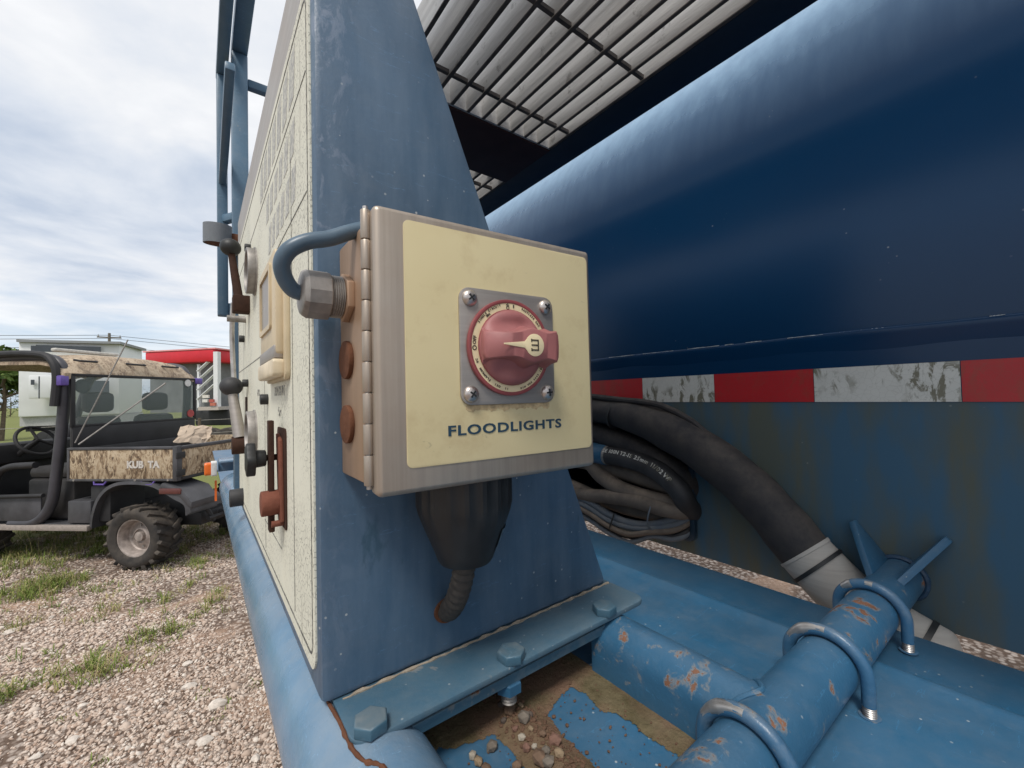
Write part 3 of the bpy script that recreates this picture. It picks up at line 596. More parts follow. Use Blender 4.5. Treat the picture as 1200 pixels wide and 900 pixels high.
text('INTERRUPT', .0135, 'ink', 'printed_text', panel, XP @ Matrix.Translation((.7-.505,.010,.0016)), sx=1.0, bold=.0004)
text('ON', .0135, 'ink', 'printed_text', panel, XP @ Matrix.Translation((.7-.505,-.012,.0016)), bold=.0004)
text('PRESS', .012, 'ink', 'printed_text', panel, XP @ Matrix.Translation((.7-.70,.012,.0016)), bold=.0003)
m_ = MB(); m_.prism(rrect(A0,.3345,A1+.002,.3905,.003), 0., .0010, lambda a, b, c: (a, b, c)); m_.build('top_trim', brushed('weathered_trim', (.40,.385,.37), False, .55, .1, .2), cab, X=XP)
# --- display module with a hinged drawer
dm = MB(); dm.prism(rrect(.7-.572,.020,.7-.436,.150,.008), .0014, .006, lambda a, b, c: (a, b, c)); md = dm.build('display_module', 'beige', cab, X=XP, bevel=.001)
dm = MB(); dm.prism(rrect(.7-.562,.042,.7-.446,.146,.006), .005, .0125, lambda a, b, c: (a, b, c)); dm.build('display_bezel', 'beige', md, X=XP, bevel=.0015)
dm = MB(); ring2(dm, rrect(.7-.556,.072,.7-.47,.138,.004), rrect(.7-.550,.077,.7-.477,.132,.003), .0125, .0145); dm.build('display_frame', 'beige', md, X=XP)
dm = MB(); dm.box((.7-.549,.078,.0122),(.7-.478,.131,.0128)); dm.build('display_window', plain('dim_window', (.20,.155,.10), .3), md, X=XP)
dm = MB(); dm.prism(rrect(.7-.562,.023,.7-.444,.040,.004), .005, .0155, lambda a, b, c: (a, b, c)); dm.build('drawer', plain('pale_drawer', (.66,.56,.40), .45), md, X=XP, bevel=.002)
dm = MB(); dm.box((.7-.560,.0405,.006),(.7-.447,.053,.0138)); dm.build('drawer_label', 'plate', md, X=XP, bevel=.001)
# --- gauges
def gauge(y, z, r):
    a = .7-y; m_ = MB(); ring2(m_, [(a+r*math.cos(R(t)), z+r*math.sin(R(t))) for t in range(0,360,8)], [(a+r*.86*math.cos(R(t)), z+r*.86*math.sin(R(t))) for t in range(0,360,8)], .0014, .0135); gb = m_.build('gauge_bezel', 'zincdull', cab, X=XP, bevel=.001)
    m_ = MB(); m_.cyl((a,z,.0014),(a,z,.009),r*.87,n=40); m_.build('gauge_face', 'black', gb, X=XP)
    m_ = MB(); m_.cyl((a,z,.0012),(a,z,.0035),r*1.06,n=40); m_.build('gauge_flange', 'zincdull', gb, X=XP)
gauge(.735,.197,.034); gauge(.752,-.048,.033)
# --- levers
def lever(base, ball, rb, rs, mt_s, mt_b, blk):
    m_ = MB(); b_ = Vector(base); e_ = Vector(ball); m_.tube([b_, b_.lerp(e_,.5), e_], [rs*1.15, rs, rs*.8], 14); lv = m_.build('lever', mt_s, cab)
    m_ = MB(); m_.sphere(e_, rb, 24, 16, (1,1,.92)); m_.build('ball_knob', mt_b, lv)
    if blk:
        m_ = MB(); m_.box((b_.x-.010,b_.y-.014,b_.z-.016),(XL,b_.y+.014,b_.z+.012)); m_.build('pivot_block', 'darkrust', lv, bevel=.002)
lever((.0545,.83,.165),(.0435,.85,.264),.0158,.0062,'darkrust','black',True)
lever((.0555,.86,-.062),(.0450,.88,.027),.0178,.0085,'plate','rubber',False)
m_ = MB(); m_.cyl((.044,.862,-.075),(XL,.862,-.075),.0155,n=24); m_.build('pivot_bushing', 'darkrust', cab, bevel=.001)
m_ = MB(); m_.tube(bez([(.0515,.93,.185),(.0495,.94,.13),(.0515,.94,.06),(.0535,.93,-.0),(.055,.91,-.05)],6), [.0042]*25, 8); m_.build('linkage_strap', 'zinc', cab)
m_ = MB(); m_.cyl((.040,.90,.150),(XL,.90,.150),.006,n=12); m_.build('linkage_pin', 'zincdull', cab)
for y, z in ((.80,.252),(.93,.118),(.98,.03),(.86,.032),(.60,.002)): 
    m_ = MB(); m_.cyl((XL-.010,y,z),(XL,y,z),.0065,n=14); m_.build('indicator_cap', 'black', cab, bevel=.001)
m_ = MB(); m_.box((XL-.0022,.875,-.045),(XL,.915,.008)); m_.build('label_slot', 'darkrust', cab)
# rusty clutch mechanism in its slot
m_ = MB(); m_.prism(rrect(.7-.516,-.128,.7-.462,-.028,.006), .0014, .0026, lambda a, b, c: (a, b, c)); sl = m_.build('mechanism_slot', 'darkrust', cab, X=XP)
m_ = MB(); m_.prism([(.7-.500,-.034),(.7-.478,-.040),(.7-.470,-.120),(.7-.486,-.126)], .0026, .0062, lambda a, b, c: (a, b, c)); m_.build('mechanism_plate', 'redrust', sl, X=XP, bevel=.001)
m_ = MB(); m_.box((.7-.4955,-.132,.0095),(.7-.4835,-.020,.0145)); m_.build('mechanism_bar', 'darkrust', sl, X=XP, bevel=.0008)
m_ = MB(); m_.cyl((.7-.487,-.103,.002),(.7-.487,-.103,.0215),.0125,n=28); m_.build('mechanism_roller', 'redrust', sl, X=XP, bevel=.0012)
m_ = MB(); m_.cyl((.7-.480,-.123,.002),(.7-.480,-.123,.013),.0032,n=12); m_.build('mechanism_pin', 'redrust', sl, X=XP)
m_ = MB(); m_.cyl((.7-.492,-.058,.002),(.7-.492,-.058,.030),.0032,n=12); m_.build('knob_rod', 'darkrust', sl, X=XP)
m_ = MB(); m_.cyl((.7-.492,-.058,.016),(.7-.492,-.058,.026),.0082,.009,n=20)
pts = [( .7-.492+.0155*(1+.10*math.cos(5*R(t)))*math.cos(R(t)), -.058+.0155*(1+.10*math.cos(5*R(t)))*math.sin(R(t))) for t in range(0,360,9)]
m_.prism(pts, .0255, .0335, lambda a, b, c: (a, b, c)); m_.build('star_knob', 'black', sl, X=XP, bevel=.0012)
m_ = MB(); m_.cyl((.046,.985,-.188),(XL+.002,.985,-.188),.017,n=28); m_.build('rubber_cap', 'rubber', cab, bevel=.002)

# ================================================================ switch box
AN = R(3.8); DO = (.085,.25,0); De = (math.cos(AN),-math.sin(AN),0); Dn = (-math.sin(AN),-math.cos(AN),0)
XD = basis(DO, De, (0,0,1), Dn)
sb = thing('switch_box', 'square brushed stainless switch box labelled FLOODLIGHTS with pink rotary switch', 'switch box', (.175,.295,-.062))
m_ = MB(); m_.box((.0868,.268,-.0565),(.259,YP-.0004,.1155)); m_.build('box_body', 'steel_rust', sb, bevel=.002)
m_ = MB(); m_.prism(rrect(0,-.0605,.179,.1195,.004), -.016, 0, lambda a, b, c: (a, b, c)); m_.build('door', 'steel', sb, X=XD, bevel=.0034, ang=50)
m_ = MB(); m_.prism(rrect(.0185,-.0445,.1750,.1131,.004), -.0006, .0006, lambda a, b, c: (a, b, c)); stk = m_.build('sticker', 'sticker', sb, X=XD, bevel=.0002)
text('FLOODLIGHTS', .0094, 'text', 'lettering', stk, XD @ Matrix.Translation((.0944,-.0232,.0008)), sx=1.45, bold=.00022, space=1.10)
hg = MB(); z0h = -.054; nk = 9
for i in range(nk):
    k_ = MB(); za = z0h+.1725*i/nk; k_.cyl((-.0020,za+.0003,-.0105),(-.0020,za+.1725/nk-.0003,-.0105),.0031,n=16); k_.build('hinge_knuckle', 'steel', sb, X=XD, bevel=.0005)
k_ = MB(); k_.cyl((-.0020,z0h-.002,-.0105),(-.0020,z0h+.1745,-.0105),.0017,n=10); k_.build('hinge_pin', 'zinc', sb, X=XD)
# rusty blanking plugs
for z in (.0282,-.0182):
    m_ = MB(); m_.cyl((.0835,.3128,z),(.0870,.3128,z),.0138,n=32); pg = m_.build('blanking_plug', 'rust', sb, bevel=.0008)
# cable gland
gy, gz_ = .3095, .0725
XG = basis((.0868,gy,gz_),(0,0,1),(0,1,0),(-1,0,0))
m_ = hexprism(.0175,.0055); m_.build('gland_locknut', 'steel_rust', sb, X=XG, bevel=.0006)
m_ = MB(); pts = []; rd = []
for i in range(13): pts.append((0,0,.0055+.0007*i)); rd.append(.0148 if i % 2 else .0138)
m_.tube(pts, rd, 28); m_.build('gland_thread', 'zincdull', sb, X=XG)
m_ = MB(); vs = []; n_ = 12; ringz = [(.0138,.0135),(.0142,.0168),(.0285,.0168),(.0315,.0150),(.0325,.0105)]; fs = []
for z, r_ in ringz:
    for j in range(n_): a = 2*math.pi*j/n_; rr = r_*(1 if j % 2 == 0 else .965); vs.append((rr*math.cos(a), rr*math.sin(a), z))
for i in range(len(ringz)-1):
    for j in range(n_): q = (j+1) % n_; fs.append((i*n_+j, i*n_+q, (i+1)*n_+q, (i+1)*n_+j))
fs += [tuple(range(n_)), tuple((len(ringz)-1)*n_+j for j in range(n_))]; m_.add(vs, fs); m_.build('gland_nut', 'zincdull', sb, X=XG, bevel=.0008, ang=22)
# switch: plate, screws, dial ring, knob
CS, CZ = .0945, .0340
m_ = MB(); m_.prism(rrect(.0556,-.0063,.1359,.0746,.008), .0006, .0024, lambda a, b, c: (a, b, c)); swp = m_.build('switch_plate', 'plate', sb, X=XD, bevel=.0005)
rs_ = MB(); jag = [(.060+.0715*i/40, -.0088-.0022*abs(math.sin(i*2.7)*math.sin(i*.61+.4))-.0008*(i%2)) for i in range(41)]; rs_.prism([(.060,-.0064),(.1315,-.0064)]+list(reversed(jag)), .0005, .00085, lambda a, b, c: (a, b, c)); rs_.build('glue_residue', plain('tan_glue', (.46,.35,.20), .7, 0, .35, 250), stk, X=XD, smooth=False)
scr = MB(); zr = []
for i in range(7): zr.append((.0058*math.cos(R(15*i)), .0036*math.sin(R(15*i))))
vs = []; fs = []
for r_, z in zr[:-1]:
    for j in range(24): a = 2*math.pi*j/24; vs.append((r_*math.cos(a), r_*math.sin(a), z))
for i in range(5):
    for j in range(24): q = (j+1) % 24; fs.append((i*24+j, i*24+q, (i+1)*24+q, (i+1)*24+j))
fs.append(tuple(5*24+j for j in range(24))); scr.add(vs, fs); scr_p = proto(scr, 'screw', 'screw')
crs = MB(); crs.box((-.0027,-.0006,.0026),(.0027,.0006,.00372)); crs.box((-.0006,-.0027,.0026),(.0006,.0027,.00374)); crs_p = proto(crs, 'screw_recess', 'black')
for i, (s_, z_) in enumerate(((.0636,.0671),(.1283,.0668),(.1284,.0013),(.0632,.0012))):
    X = XD @ Matrix.Translation((s_, z_, .0024)) @ Matrix.Rotation(R((40,52,5,55)[i]), 4, 'Z'); a = place(scr_p, sb, X)
    c2 = crs_p.copy(); COL.objects.link(c2); c2.parent = a
XK = XD @ Matrix.Translation((CS, CZ, .0024))
def circ(r, n=64): return [(r*math.cos(2*math.pi*i/n), r*math.sin(2*math.pi*i/n)) for i in range(n)]
m_ = MB(); ring2(m_, circ(.0345), circ(.0318), 0, .0036); m_.build('dial_rim', 'pinkdark', sb, X=XK, bevel=.0006)
m_ = MB(); m_.prism(circ(.0320), 0, .0031, lambda a, b, c: (a, b, c)); dial = m_.build('dial_ring', 'dial', sb, X=XK)
m_ = MB(); m_.prism(circ(.0272), .0031, .0046, lambda a, b, c: (a, b, c)); m_.build('knob_base', 'pinkdark', sb, X=XK, bevel=.0006)
# knob: dome scooped on both sides of a waisted grip, shaped as a height field in polar rings
def knob_h(x, y):
    r = math.hypot(x, y); dome = .0046+.0085*math.sqrt(max(0, 1-(r/.0268)**2))**.8
    wgrip = .0098+.0026*math.cos(2*math.pi*(x+.004)/.052) if x < .012 else .0098+.0026*math.cos(2*math.pi*(x+.004)/.052)+.05*max(0, x-.016)**1.2
    return r, dome, wgrip
m_ = MB(); vs = []; fs = []; NR, NA = 16, 72
for i in range(NR+1):
    r = .0268*math.sin(math.pi/2*i/NR)
    for j in range(NA):
        a = 2*math.pi*j/NA; x, y = r*math.cos(a), r*math.sin(a); h = .0046+.0105*(max(0, 1-(r/.0268)**2.6))**.7
        sc_ = math.exp(-((abs(y)-.0155)/.0062)**2)*math.exp(-((x+.001)/.016)**4)*.0052; h = max(.0042, h-sc_)
        vs.append((x, y, h))
for i in range(NR):
    for j in range(NA): q = (j+1) % NA; fs.append((i*NA+j, i*NA+q, (i+1)*NA+q, (i+1)*NA+j))
m_.add(vs, fs); kb = m_.build('knob', 'pink', sb, X=XK, ang=60)
def half(x):                                  # grip half-width along its length
    t_ = (x+.0265)/.0545
    return .0092+.0028*math.exp(-((x-.007)/.0085)**2)+.0020*math.exp(-((x-.0285)/.006)**2)-.0008*math.exp(-((x+.012)/.008)**2)
xs_ = [-.0255+.0535*i/26 for i in range(27)]; top = [(x, half(x)) for x in xs_]
outl = [(x, -w) for x, w in top]+[( .0292, -.0085),(.0297,0.),(.0292,.0085)]+[(x, w) for x, w in reversed(top)]+[(-.0262,.005),(-.0262,-.005)]
zt = lambda x: .0215 if x > -.008 else .0215-.0105*((-.008-x)/.018)**1.6
m_ = MB(); n_ = len(outl); vs = [(x*1.0, y*1.35, .006) for x, y in outl]+[(x, y*1.08, zt(x)*.62) for x, y in outl]+[(x, y, zt(x)-.0012) for x, y in outl]+[(x*.975, y*.90, zt(x)) for x, y in outl]
fs = []
for i in range(3):
    for j in range(n_): q = (j+1) % n_; fs.append((i*n_+j, i*n_+q, (i+1)*n_+q, (i+1)*n_+j))
B3 = 3*n_; upi = lambda i: B3+30+26-i
fs += [(B3+i,B3+i+1,upi(i+1),upi(i)) for i in range(26)]+[(B3+26,B3+27,B3+28,B3+29,B3+30),(B3,upi(0),B3+57,B3+58)]; m_.add(vs, fs); grip = m_.build('grip', 'pink', sb, X=XK, ang=50)
bd = [(.0075+.0078*math.cos(R(a)), .0078*math.sin(R(a))) for a in range(-150,151,10)]+[(-.0010,.0022),(-.0175,.0004),(-.0175,-.0004),(-.0010,-.0022)]
m_ = MB(); m_.prism(bd, .0212, .0219, lambda a, b, c: (a, b, c)); bdg = m_.build('pointer_badge', 'dial', grip, X=XK, bevel=.0001)
gl = .0222
def barseg(a0, b0, a1, b1):
    m_ = MB(); m_.box((min(a0,a1),min(b0,b1),.0218),(max(a0,a1),max(b0,b1),gl)); m_.build('badge_mark', 'inkblack', bdg, X=XK, smooth=False)
for b_ in (-.0034,0,.0034): barseg(.0045,b_-.00045,.0100,b_+.00045)
barseg(.0097,-.00385,.0106,.00385); barseg(.0042,.0022,.0050,.0042); barseg(.0042,-.0042,.0050,-.0022)
# dial print
def dtext(s, ang, r=.0297, size=.0038, rot=0, bold=.00008, sx=1.): text(s, size, 'inkblack', 'dial_mark', dial, XK @ Matrix.Rotation(R(ang), 4, 'Z') @ Matrix.Translation((0, r, .0033)) @ Matrix.Rotation(R(rot), 4, 'Z'), bold=bold, depth=.0001, sx=sx)
dtext('OFF', 82, .0297, .0034); dtext('ON', 4, .0300, .0036, 90); 
m_ = MB(); m_.box((.0008,.0288,.0031),(.0017,.0312,.0034)); m_.build('dial_mark', 'inkblack', dial, X=XK @ Matrix.Rotation(R(-3), 4, 'Z') @ Matrix.Rotation(0, 4, 'Z'))
m_ = MB(); ring2(m_, [(-.0297+.0017*math.cos(R(a)), -.0012+.0017*math.sin(R(a))) for a in range(0,360,20)], [(-.0297+.0011*math.cos(R(a)), -.0012+.0011*math.sin(R(a))) for a in range(0,360,20)], .0031, .0034); m_.build('dial_mark', 'inkblack', dial, X=XK)
for i, ch in enumerate('SINGLE CIRCUIT'): 
    if ch != ' ': dtext(ch, 57-i*3.1, .0306, .0021)
dtext('80A', 40, .0286, .0022)
for i, ch in enumerate('FACTLESS CAT'):
    if ch != ' ': dtext(ch, -20-i*3.2, .0303, .0021)
for i, ch in enumerate('CE  NORMALE  ISO  II'):
    if ch != ' ': dtext(ch, 108+i*3.4, .0297, .0021, 0)
for i, ch in enumerate('DIN VDE 0660 IEC 947'):
    if ch != ' ': dtext(ch, -165+i*3.2, .0303, .0019, 180)

# ---------------- cable loop
cb = MB(); pts = bez([(.0795,gy,gz_),(.0555,.3095,.0725),(.0470,.3055,.0765),(.0425,.2990,.0865),(.0460,.2945,.0955),(.0560,.2925,.1025),(.0700,.292,.1075),(.0860,.2925,.1160),(.1050,.296,.1235),(.1300,.315,.1240),(.140,.333,.1235)], 8)
cb.tube(pts, .0052, 18); tag(cb.build('cable', 'cable'), 'thick blue-grey cable looping from the gland on the switch box', 'cable')
# ---------------- plug connector under the box
pc = thing('plug_connector', 'black tapered plug connector hanging under the switch box', 'connector', (.171,.295,-.135))
m_ = MB(); cx_, cy_ = .1705,.2945; vs = []; fs = []; n_ = 72; rings = [(-.056,.0385),(-.084,.0385),(-.0905,.037),(-.100,.0335),(-.122,.0245),(-.128,.0225),(-.131,.0205),(-.132,.012)]
for k_, (z, r_) in enumerate(rings):
    for j in range(n_): a = 2*math.pi*j/n_; rr = r_*(1-.035*(1 if (j//2) % 2 and k_ < 3 else 0)); vs.append((cx_+rr*math.cos(a), cy_+rr*math.sin(a), z))
for i in range(len(rings)-1):
    for j in range(n_): q = (j+1) % n_; fs.append((i*n_+j, i*n_+q, (i+1)*n_+q, (i+1)*n_+j))
fs += [tuple(range(n_)), tuple((len(rings)-1)*n_+j for j in range(n_))]; m_.add(vs, fs); m_.build('housing', 'black', pc, ang=25)
m_ = MB(); a0 = R(-38)
lab = [(-.104,.0322),(-.123,.0247)]
vs = []
for z, r_ in lab:
    for j in range(7): a = a0+R(7*j-21)*(1 if z > -.11 else .8); vs.append((cx_+(r_+.0006)*math.cos(a), cy_+(r_+.0006)*math.sin(a), z))
m_.add(vs, [(j,j+1,8+j,7+j) for j in range(6)]); m_.build('print_label', plain('grey_blue_label', (.10,.15,.19), .6), pc)
m_ = MB(); pts = bez([(cx_,cy_,-.130),(.1695,.300,-.150),(.1700,.312,-.170),(.1730,.331,-.186),(.175,.352,-.190)], 12); rd = [.0088+.0006*math.sin(i*1.75) for i in range(len(pts))]; m_.tube(pts, rd, 18)
m_.build('conduit', 'conduit', pc)
for i in range(4): pass

# ================================================================ hoses by the hatch
sl_ = thing('sleeved_hose', 'thick hose in black rubber sleeve with grey wrapped end along the tank', 'hose', (.70,.4,-.27))
XS = .702; path = bez([(.69,.82,-.045),(XS,.66,-.036),(XS,.532,-.0505),(XS,.425,-.0855),(XS,.335,-.1385),(XS,.28,-.1885),(XS,.2335,-.2425)], 8)
m_ = MB(); rd = [.0265+.0095*min(1, max(0, i-12)/10)+.0007*math.sin(i*.9) for i in range(len(path))]; m_.tube(path, rd, 28); m_.build('sleeve', 'sleeve', sl_)
m_ = MB(); pts = bez([(XS,.2385,-.237),(XS,.2295,-.2465),(XS,.195,-.279),(.7005,.155,-.304),(.7005,.115,-.321),(.7015,.085,-.331)], 7); m_.tube(pts, [.0378]*4+[.0365]*(len(pts)-9)+[.036,.033,.028,.021,.012], 28); m_.build('wrap', 'canvas', sl_)
m_ = MB(); p_ = Vector((XS,.2222,-.2535)); dd = Vector((0,-.72,-.69)).normalized(); m_.cyl(p_-dd*.0025, p_+dd*.0025, .0386, n=32); m_.build('wrap_tie', 'black', sl_)
m_ = MB(); p_ = Vector((.7005,.118,-.3195)); dd = Vector((0,-.93,-.37)).normalized(); m_.cyl(p_-dd*.003, p_+dd*.003, .0378, n=32); m_.build('wrap_tie', 'black', sl_)
flap = MB(); fp = bez([(.690,.66,-.004),(.692,.56,-.0145),(.696,.47,-.0245),(.700,.41,-.0505),(.703,.375,-.078)], 6); flap.tube(fp, [.006]*len(fp), 10); flap.build('sleeve_fold', 'sleeve', sl_)
for yy, zz_, tl in ((.572,-.0470,.24),(.452,-.0755,.42)):
    m_ = MB(); dd = Vector((0,-1,-tl)).normalized(); p_ = Vector((XS,yy,zz_)); m_.cyl(p_-dd*.0022, p_+dd*.0022, .0300 if yy > .5 else .0355, n=32); m_.build('cable_tie', 'black', sl_); 
hh = thing('hydraulic_hose', 'black hydraulic hose with white lettering curving into the tank hatch', 'hose', (.70,.5,-.2))
hp = bez([(.705,.70,-.125),(.704,.62,-.1335),(.702,.545,-.1365),(.701,.48,-.150),(.703,.436,-.180),(.722,.430,-.212),(.760,.440,-.235)], 10); m_ = MB(); m_.tube(hp, .0195, 22); m_.build('hose', 'rubber', hh)
m_ = MB(); m_.cyl((.704,.640,-.1322),(.704,.602,-.1345),.0225,.0222,n=28); m_.build('blue_collar', 'blue', hh, bevel=.002)
m_ = MB(); m_.cyl((.704,.604,-.1343),(.704,.596,-.1348),.0205,n=28); m_.build('crimp_ring', 'zincdull', hh)
lay = [p_ for p_ in hp]
def along(s):
    acc = 0
    for a, b in zip(hp, hp[1:]):
        l = (b-a).length
        if acc+l >= s: return a.lerp(b, (s-acc)/l), (b-a).normalized()
        acc += l
    return hp[-1], (hp[-1]-hp[-2]).normalized()
s_ = .100
for ch in 'SE 100N T2-1S 25mm 11/02 WP':
    adv = .0095 if ch == 'm' else .0044 if ch in '1/ -' else .0068; p_, tg = along(s_+adv/2); s_ += adv
    if ch == ' ': continue
    nrm = Vector((-.80,0,.60)); nrm = (nrm-tg*nrm.dot(tg)).normalized(); up = nrm.cross(tg)
    text(ch, .0115, 'tapewhite', 'hose_lettering', hh, basis(p_+nrm*.0196, tg, up, nrm), bold=.0003)
def hose(name, pts, r, mt, label, cat='hose', n=10):
    m_ = MB(); m_.tube(bez(pts, 8), r, n); return tag(m_.build(name, mt), label, cat)
hose('coiled_hose', [(.72,.95,-.10),(.71,.70,-.14),(.708,.62,-.185),(.705,.55,-.205),(.712,.47,-.213),(.735,.44,-.215),(.80,.46,-.22)], .0165, 'brownhose', 'dirty brown hose sloping down under the lettered hose', n=18)
hose('coiled_hose', [(.735,.97,-.245),(.712,.70,-.236),(.700,.60,-.2225),(.697,.53,-.217),(.702,.465,-.222),(.725,.438,-.225),(.79,.45,-.23)], .0150, 'brownhose', 'dirty brown hose arched just above the thin cables', n=18)
hose('coiled_hose', [(.75,.97,-.175),(.725,.74,-.160),(.727,.62,-.166),(.730,.52,-.178),(.74,.45,-.19),(.80,.45,-.2)], .018, 'brownhose', 'dark dusty hose directly behind the lettered hose', n=18)
hose('coiled_hose', [(.75,.97,-.21),(.728,.75,-.222),(.727,.6,-.246),(.728,.5,-.245),(.737,.45,-.238),(.80,.45,-.24)], .0135, 'brownhose', 'dark brown hose lowest in the coil behind the arched hose', n=18)
hose('coiled_hose', [(.715,.95,-.03),(.712,.75,-.07),(.717,.62,-.096),(.722,.52,-.122),(.730,.455,-.155),(.76,.44,-.19),(.82,.45,-.2)], .022, 'sleeve', 'broad black hose between the sleeve and the lettered hose', n=20)
cabs = [('blue-grey cable on top of the thin bundle',.255,.0075,'greycable'),('grey cable in the middle of the thin bundle',.266,.006,'greycable'),('brown cable under the blue-grey ones in the thin bundle',.276,.0055,'brownhose'),('thin black cable along the bottom of the bundle',.287,.0042,'rubber'),('dusty lowest cable of the bundle hanging over the hatch edge',.293,.005,'greycable')]
for i, (lb, z, r_, mt) in enumerate(cabs):
    x = .706-.004*(i % 3); hose('thin_cable', [(.735,.9,-z+.02),(x,.68,-z+.012),(x-.004,.60,-z-.006),(x-.004,.545,-z-.0115+.003*(i%2)),(x,.495,-z-.004+.004*i),(x+.012,.455,-z+.014),(.738,.437,-z+.028),(.79,.45,-.235)], r_, mt, lb, 'cable', 14)
for yy, zz_, rr in ((.585,-.276,.019),(.487,-.236,.030)):
    m_ = MB(); ring = [(.700+rr*.62*math.cos(R(a)), yy+.004*math.sin(R(2*a)), zz_+rr*math.sin(R(a))) for a in range(0,360,15)]; m_.tube(ring+[ring[0]], .0016, 6, caps=False); tag(m_.build('cable_tie', 'greycable' if rr > .02 else 'black'), 'thin tie looped round the %s' % ('brown hoses near the hatch corner' if rr > .02 else 'bundle of thin cables'), 'cable tie')

# ================================================================ walkway overhead
ZG = .460
wk = thing('walkway', 'galvanised bar grating walkway overhead carried on dark blue beams', 'walkway', (.4,.2,ZG))
PIT_ = .0297; nb = 10
def grate(xa, xb, ya, yb):
    g_ = MB(); x = xb-.0025; i = 0
    base = MB(); base.box((-.0025,ya,ZG),(.0025,yb,ZG+.046)); bp = proto(base, 'bearing_bar', 'galv', .0004); ed = MB(); ed.box((-.0026,ya,ZG-.0010),(.0026,yb,ZG+.0004)); ep = proto(ed, 'shaded_bar_edge', 'galvdark')  # dark strip below each bar: underside shade put into the colour, with dirt
    while x > xa: b1 = place(bp, wk, Matrix.Translation((x+.0006*math.sin(i*2.1),0,.0008*math.sin(i*3.7)))); e1 = ep.copy(); COL.objects.link(e1); e1.parent = b1; x -= PIT_; i += 1
    m_ = MB(); m_.box((xa,yb,ZG+.0008),(xb,yb+.004,ZG+.040)); m_.build('end_band', 'galv', wk)
    m_ = MB(); m_.box((xa,ya-.004,ZG+.0008),(xb,ya,ZG+.040)); m_.build('end_band', 'galv', wk)
    y = yb-.0505
    rd_ = MB(); rd_.box((xa,-.0028,ZG+.0012),(xb,.0028,ZG+.0068)); rp = proto(rd_, 'cross_rod', 'galvdark')
    while y > ya: place(rp, wk, Matrix.Translation((0,y,0))); y -= .1555
grate(.225,.530,-.75,.5665); grate(.225,.530,.713,1.12)
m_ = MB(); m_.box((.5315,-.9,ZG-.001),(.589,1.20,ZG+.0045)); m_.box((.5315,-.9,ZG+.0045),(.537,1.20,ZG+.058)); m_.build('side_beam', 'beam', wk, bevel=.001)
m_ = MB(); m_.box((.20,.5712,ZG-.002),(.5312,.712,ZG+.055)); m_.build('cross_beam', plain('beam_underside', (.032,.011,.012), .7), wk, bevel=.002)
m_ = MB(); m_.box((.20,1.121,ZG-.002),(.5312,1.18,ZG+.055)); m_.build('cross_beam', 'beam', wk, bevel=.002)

# ================================================================ guard rail at the cabinet's far end
gr_ = thing('guard_rail', 'blue square tube guard rail standing at the far end of the cabinet', 'rail', (.075,1.30,-.22))
def bar(mb, p0, p1, w, h=None):
    h = h or w; p0 = Vector(p0); p1 = Vector(p1); d_ = (p1-p0); L_ = d_.length; q = d_.to_track_quat('Z','Y').to_matrix().to_4x4()
    return mb.box((-w/2,-h/2,0),(w/2,h/2,L_), Matrix.Translation(p0) @ q)
def rail(name, p0, p1, w, h=None): m_ = MB(); bar(m_, p0, p1, w, h); return m_.build(name, 'rail', gr_, bevel=.003)
rail('post', (.0885,1.30,-.2256),(.0885,1.30,.9215),.036,.040); rail('top_rail', (.0885,1.322,.940),(.0885,-.6,.940),.036)
rail('post', (.0525,1.38,.235),(.0525,1.38,.900),.024,.034); rail('top_rail', (.0525,1.397,.914),(.0525,-.6,.914),.026); rail('mid_rail', (.0525,1.362,.575),(.0525,.2,.575+.0),.004,.026) if False else rail('mid_rail', (.0525,1.362,.60),(.0525,1.0,.685),.018,.020)
rail('cross_bar', (.107,1.30,.855),(.30,1.30,.855),.022,.022)
m_ = MB(); m_.box((.0525,1.367,.24),(.0885,1.393,.27)); m_.build('bracket', 'rail', gr_, bevel=.002)
m_ = MB(); bar(m_, (.0525,1.38,.5),(.0885,1.32,.5),.02); m_.build('bracket', 'rail', gr_, bevel=.002)
# rusty cup holder on the rail
m_ = MB(); ring2(m_, circ(.029,36), circ(.0265,36), -.022, .022); cupX = basis((.0365,1.20,.398),(1,0,0),(0,1,.1),(0,-.1,1)); cpo = m_.build('cup_bracket', paint('rusted_cup_paint', (.17,.19,.21), 1.0, .3, 0, .6), gr_, X=cupX)
m_ = MB(); m_.cyl((0,0,-.0215),(0,0,-.018),.0266,n=36); m_.build('cup_floor', 'rust', gr_, X=cupX); m_ = MB(); m_.box((.0635,1.19,.380),(.0885,1.30,.405)); m_.build('cup_arm', 'rust', gr_, bevel=.002)
# ---------------- amber marker lamp
ml = thing('marker_lamp', 'orange marker lamp on a blue bracket at the far pipe end', 'marker lamp', (.05,1.72,-.24))
m_ = MB(); m_.box((.050,1.640,-.196),(.150,1.735,-.190)); m_.box((.050,1.728,-.235),(.150,1.734,-.196)); m_.build('bracket', 'side', ml, bevel=.001)
m_ = MB(); m_.prism(rrect(1.690,-.243,1.728,-.196,.006), .030, .046, lambda a, b, c: (c, a, b)); m_.build('lamp_base', plain('lamp_white', (.7,.7,.68), .5), ml, bevel=.001)
m_ = MB(); m_.prism(rrect(1.694,-.240,1.724,-.199,.008), .012, .031, lambda a, b, c: (c, a, b)); m_.build('lens', plain('amber_lens', (.80,.16,.02), .25, 0, .1, 60, 0., .5), ml, bevel=.004)
m_ = MB(); m_.box((.040,1.72,-.330),(.046,1.728,-.262)); m_.build('reflector', plain('orange_strip', (.80,.17,.03), .4), ml)
